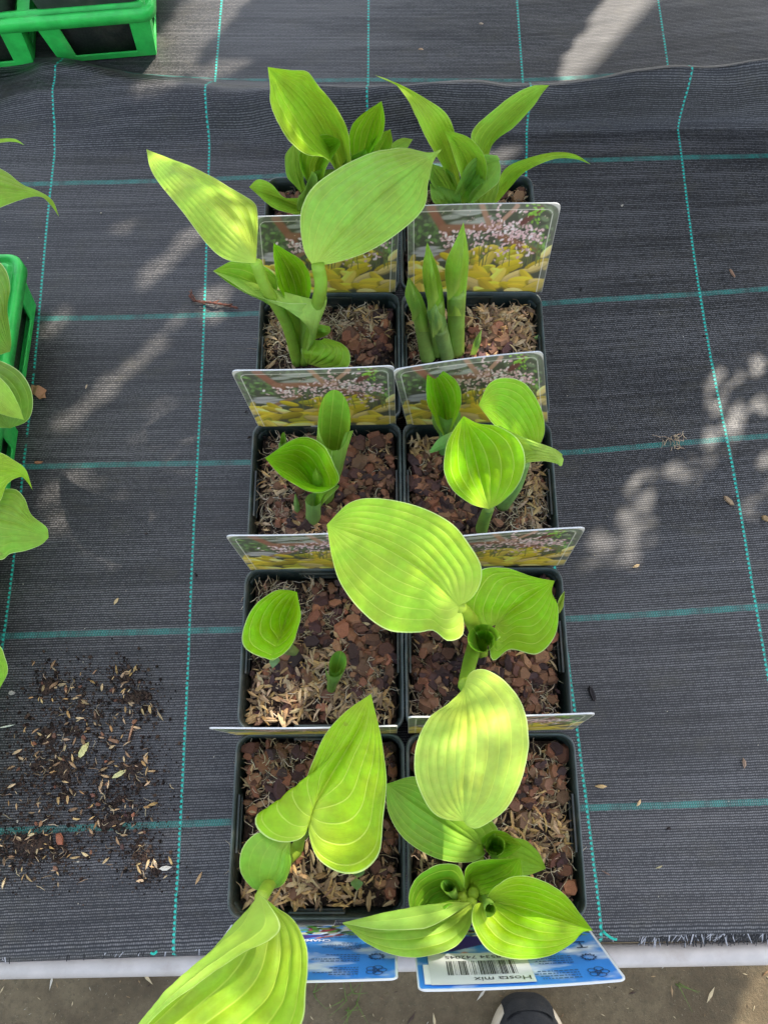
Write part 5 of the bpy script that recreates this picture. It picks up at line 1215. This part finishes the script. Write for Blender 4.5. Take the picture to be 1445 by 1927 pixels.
def seg(l): 
    a, b = un(l[0], l[1], l[5]), un(l[2], l[3], l[5]); ww = l[4] / F_PX * float(CAM.z - l[5]); return sunp(a), sunp(b), ww
LS, HS = [tuple(np.array(z) for z in zip(*[seg(l) for l in q])) for q in (LIT, HALF)]
def sdist(q, S_):
    a, b, ww = S_; d = b - a; t = np.clip(((q - a) * d).sum(1) / ((d * d).sum(1) + 1e-9), 0, 1)
    return (np.linalg.norm(q - a - t[:, None] * d, axis=1) - ww).min()
LSR = tuple(np.array(z) for z in zip(*[seg(l) for l in LIT if l[0] > 1100 and l[1] > 500]))
rt = random.Random(3)
ctr2 = sunp((0, .25, 0)); mb = MB(); cnt = 0
for k in range(50000):
    if k < 13000:
        q = ctr2 + np.array([rt.uniform(-.90, .60), rt.uniform(-.78, .42)]); L = rt.uniform(.035, .07)
    elif k < 25000:
        q = ctr2 + np.array([rt.uniform(-.80, .55), rt.uniform(-.66, .40)]); L = rt.uniform(.018, .032)
    else:
        q = ctr2 + np.array([rt.uniform(-.70, .50), rt.uniform(-.56, .38)]); L = rt.uniform(.010, .017)
    wd = L * rt.uniform(.45, .7); rad = wd * .5
    a = rt.uniform(0, 6.28); dirv = np.array([math.cos(a), math.sin(a)])
    in_lit = k >= 25000 and sdist(q, LSR) < .004 and rt.random() < .85
    if not in_lit and (sdist(q, LS) < rad * .8 or min(sdist(q + dirv * L * .42, LS), sdist(q - dirv * L * .42, LS)) < rad * .3): continue
    hd = sdist(q, HS)
    if k < 25000:
        if hd < L * .35: continue
    elif not (hd < 0 and rt.random() < HALF_COVER) and not (hd > 0 and k % 3 == 0) and not in_lit: continue
    D = rt.uniform(1.25, 1.85)
    c = ex_ * q[0] + ey_ * q[1] + SDn * D
    base_s = SDn * (0.0); 
    n_ = SDn + .5 * np.array([rt.gauss(0, 1), rt.gauss(0, 1), rt.gauss(0, 1)]) * .45; n_ /= np.linalg.norm(n_)
    dx = ex_ * dirv[0] + ey_ * dirv[1]; dx = dx - n_ * dx.dot(n_); dx /= np.linalg.norm(dx); dy = np.cross(n_, dx)
    mb.add([c - dx * L / 2, c - dx * L * .1 + dy * wd / 2, c + dx * L * .25 + dy * wd * .4, c + dx * L / 2, c + dx * L * .25 - dy * wd * .4, c - dx * L * .1 - dy * wd / 2, c + dx * L * .1 - n_ * wd * .12],
           [(0, 6, 1), (1, 6, 2), (2, 6, 3), (3, 6, 4), (4, 6, 5), (5, 6, 0)], (.05, .10, .02))
tcx = np.concatenate(mb.v).mean(0)
tr_e = empty('tree', (tcx[0] + .75, tcx[1] + .9, ZG), 'leafy tree beyond the bench whose crown throws dappled shade on it', 'tree')
mobj('crown', np.concatenate(mb.v), mb.f, attr_mat('tree_leaves', .6, .3, .2, 50, .001, .3), tr_e, False, np.concatenate(mb.c))
tb = np.array([tcx[0] + .75, tcx[1] + .9, ZG])
M_BARK = attr_mat('tree_bark', .9, .2, 1, 60, .004, .4)
mb = MB(); v, f = tube_mesh(cr([tb, tb + [.02, .0, 1.0], tb + [-.05, -.08, 2.1], tb + [-.2, -.25, 2.9]], 20), np.linspace(.09, .05, 20), 12); mb.add(v, f, (.10, .075, .05))
mb.build('trunk', M_BARK, tr_e, True)
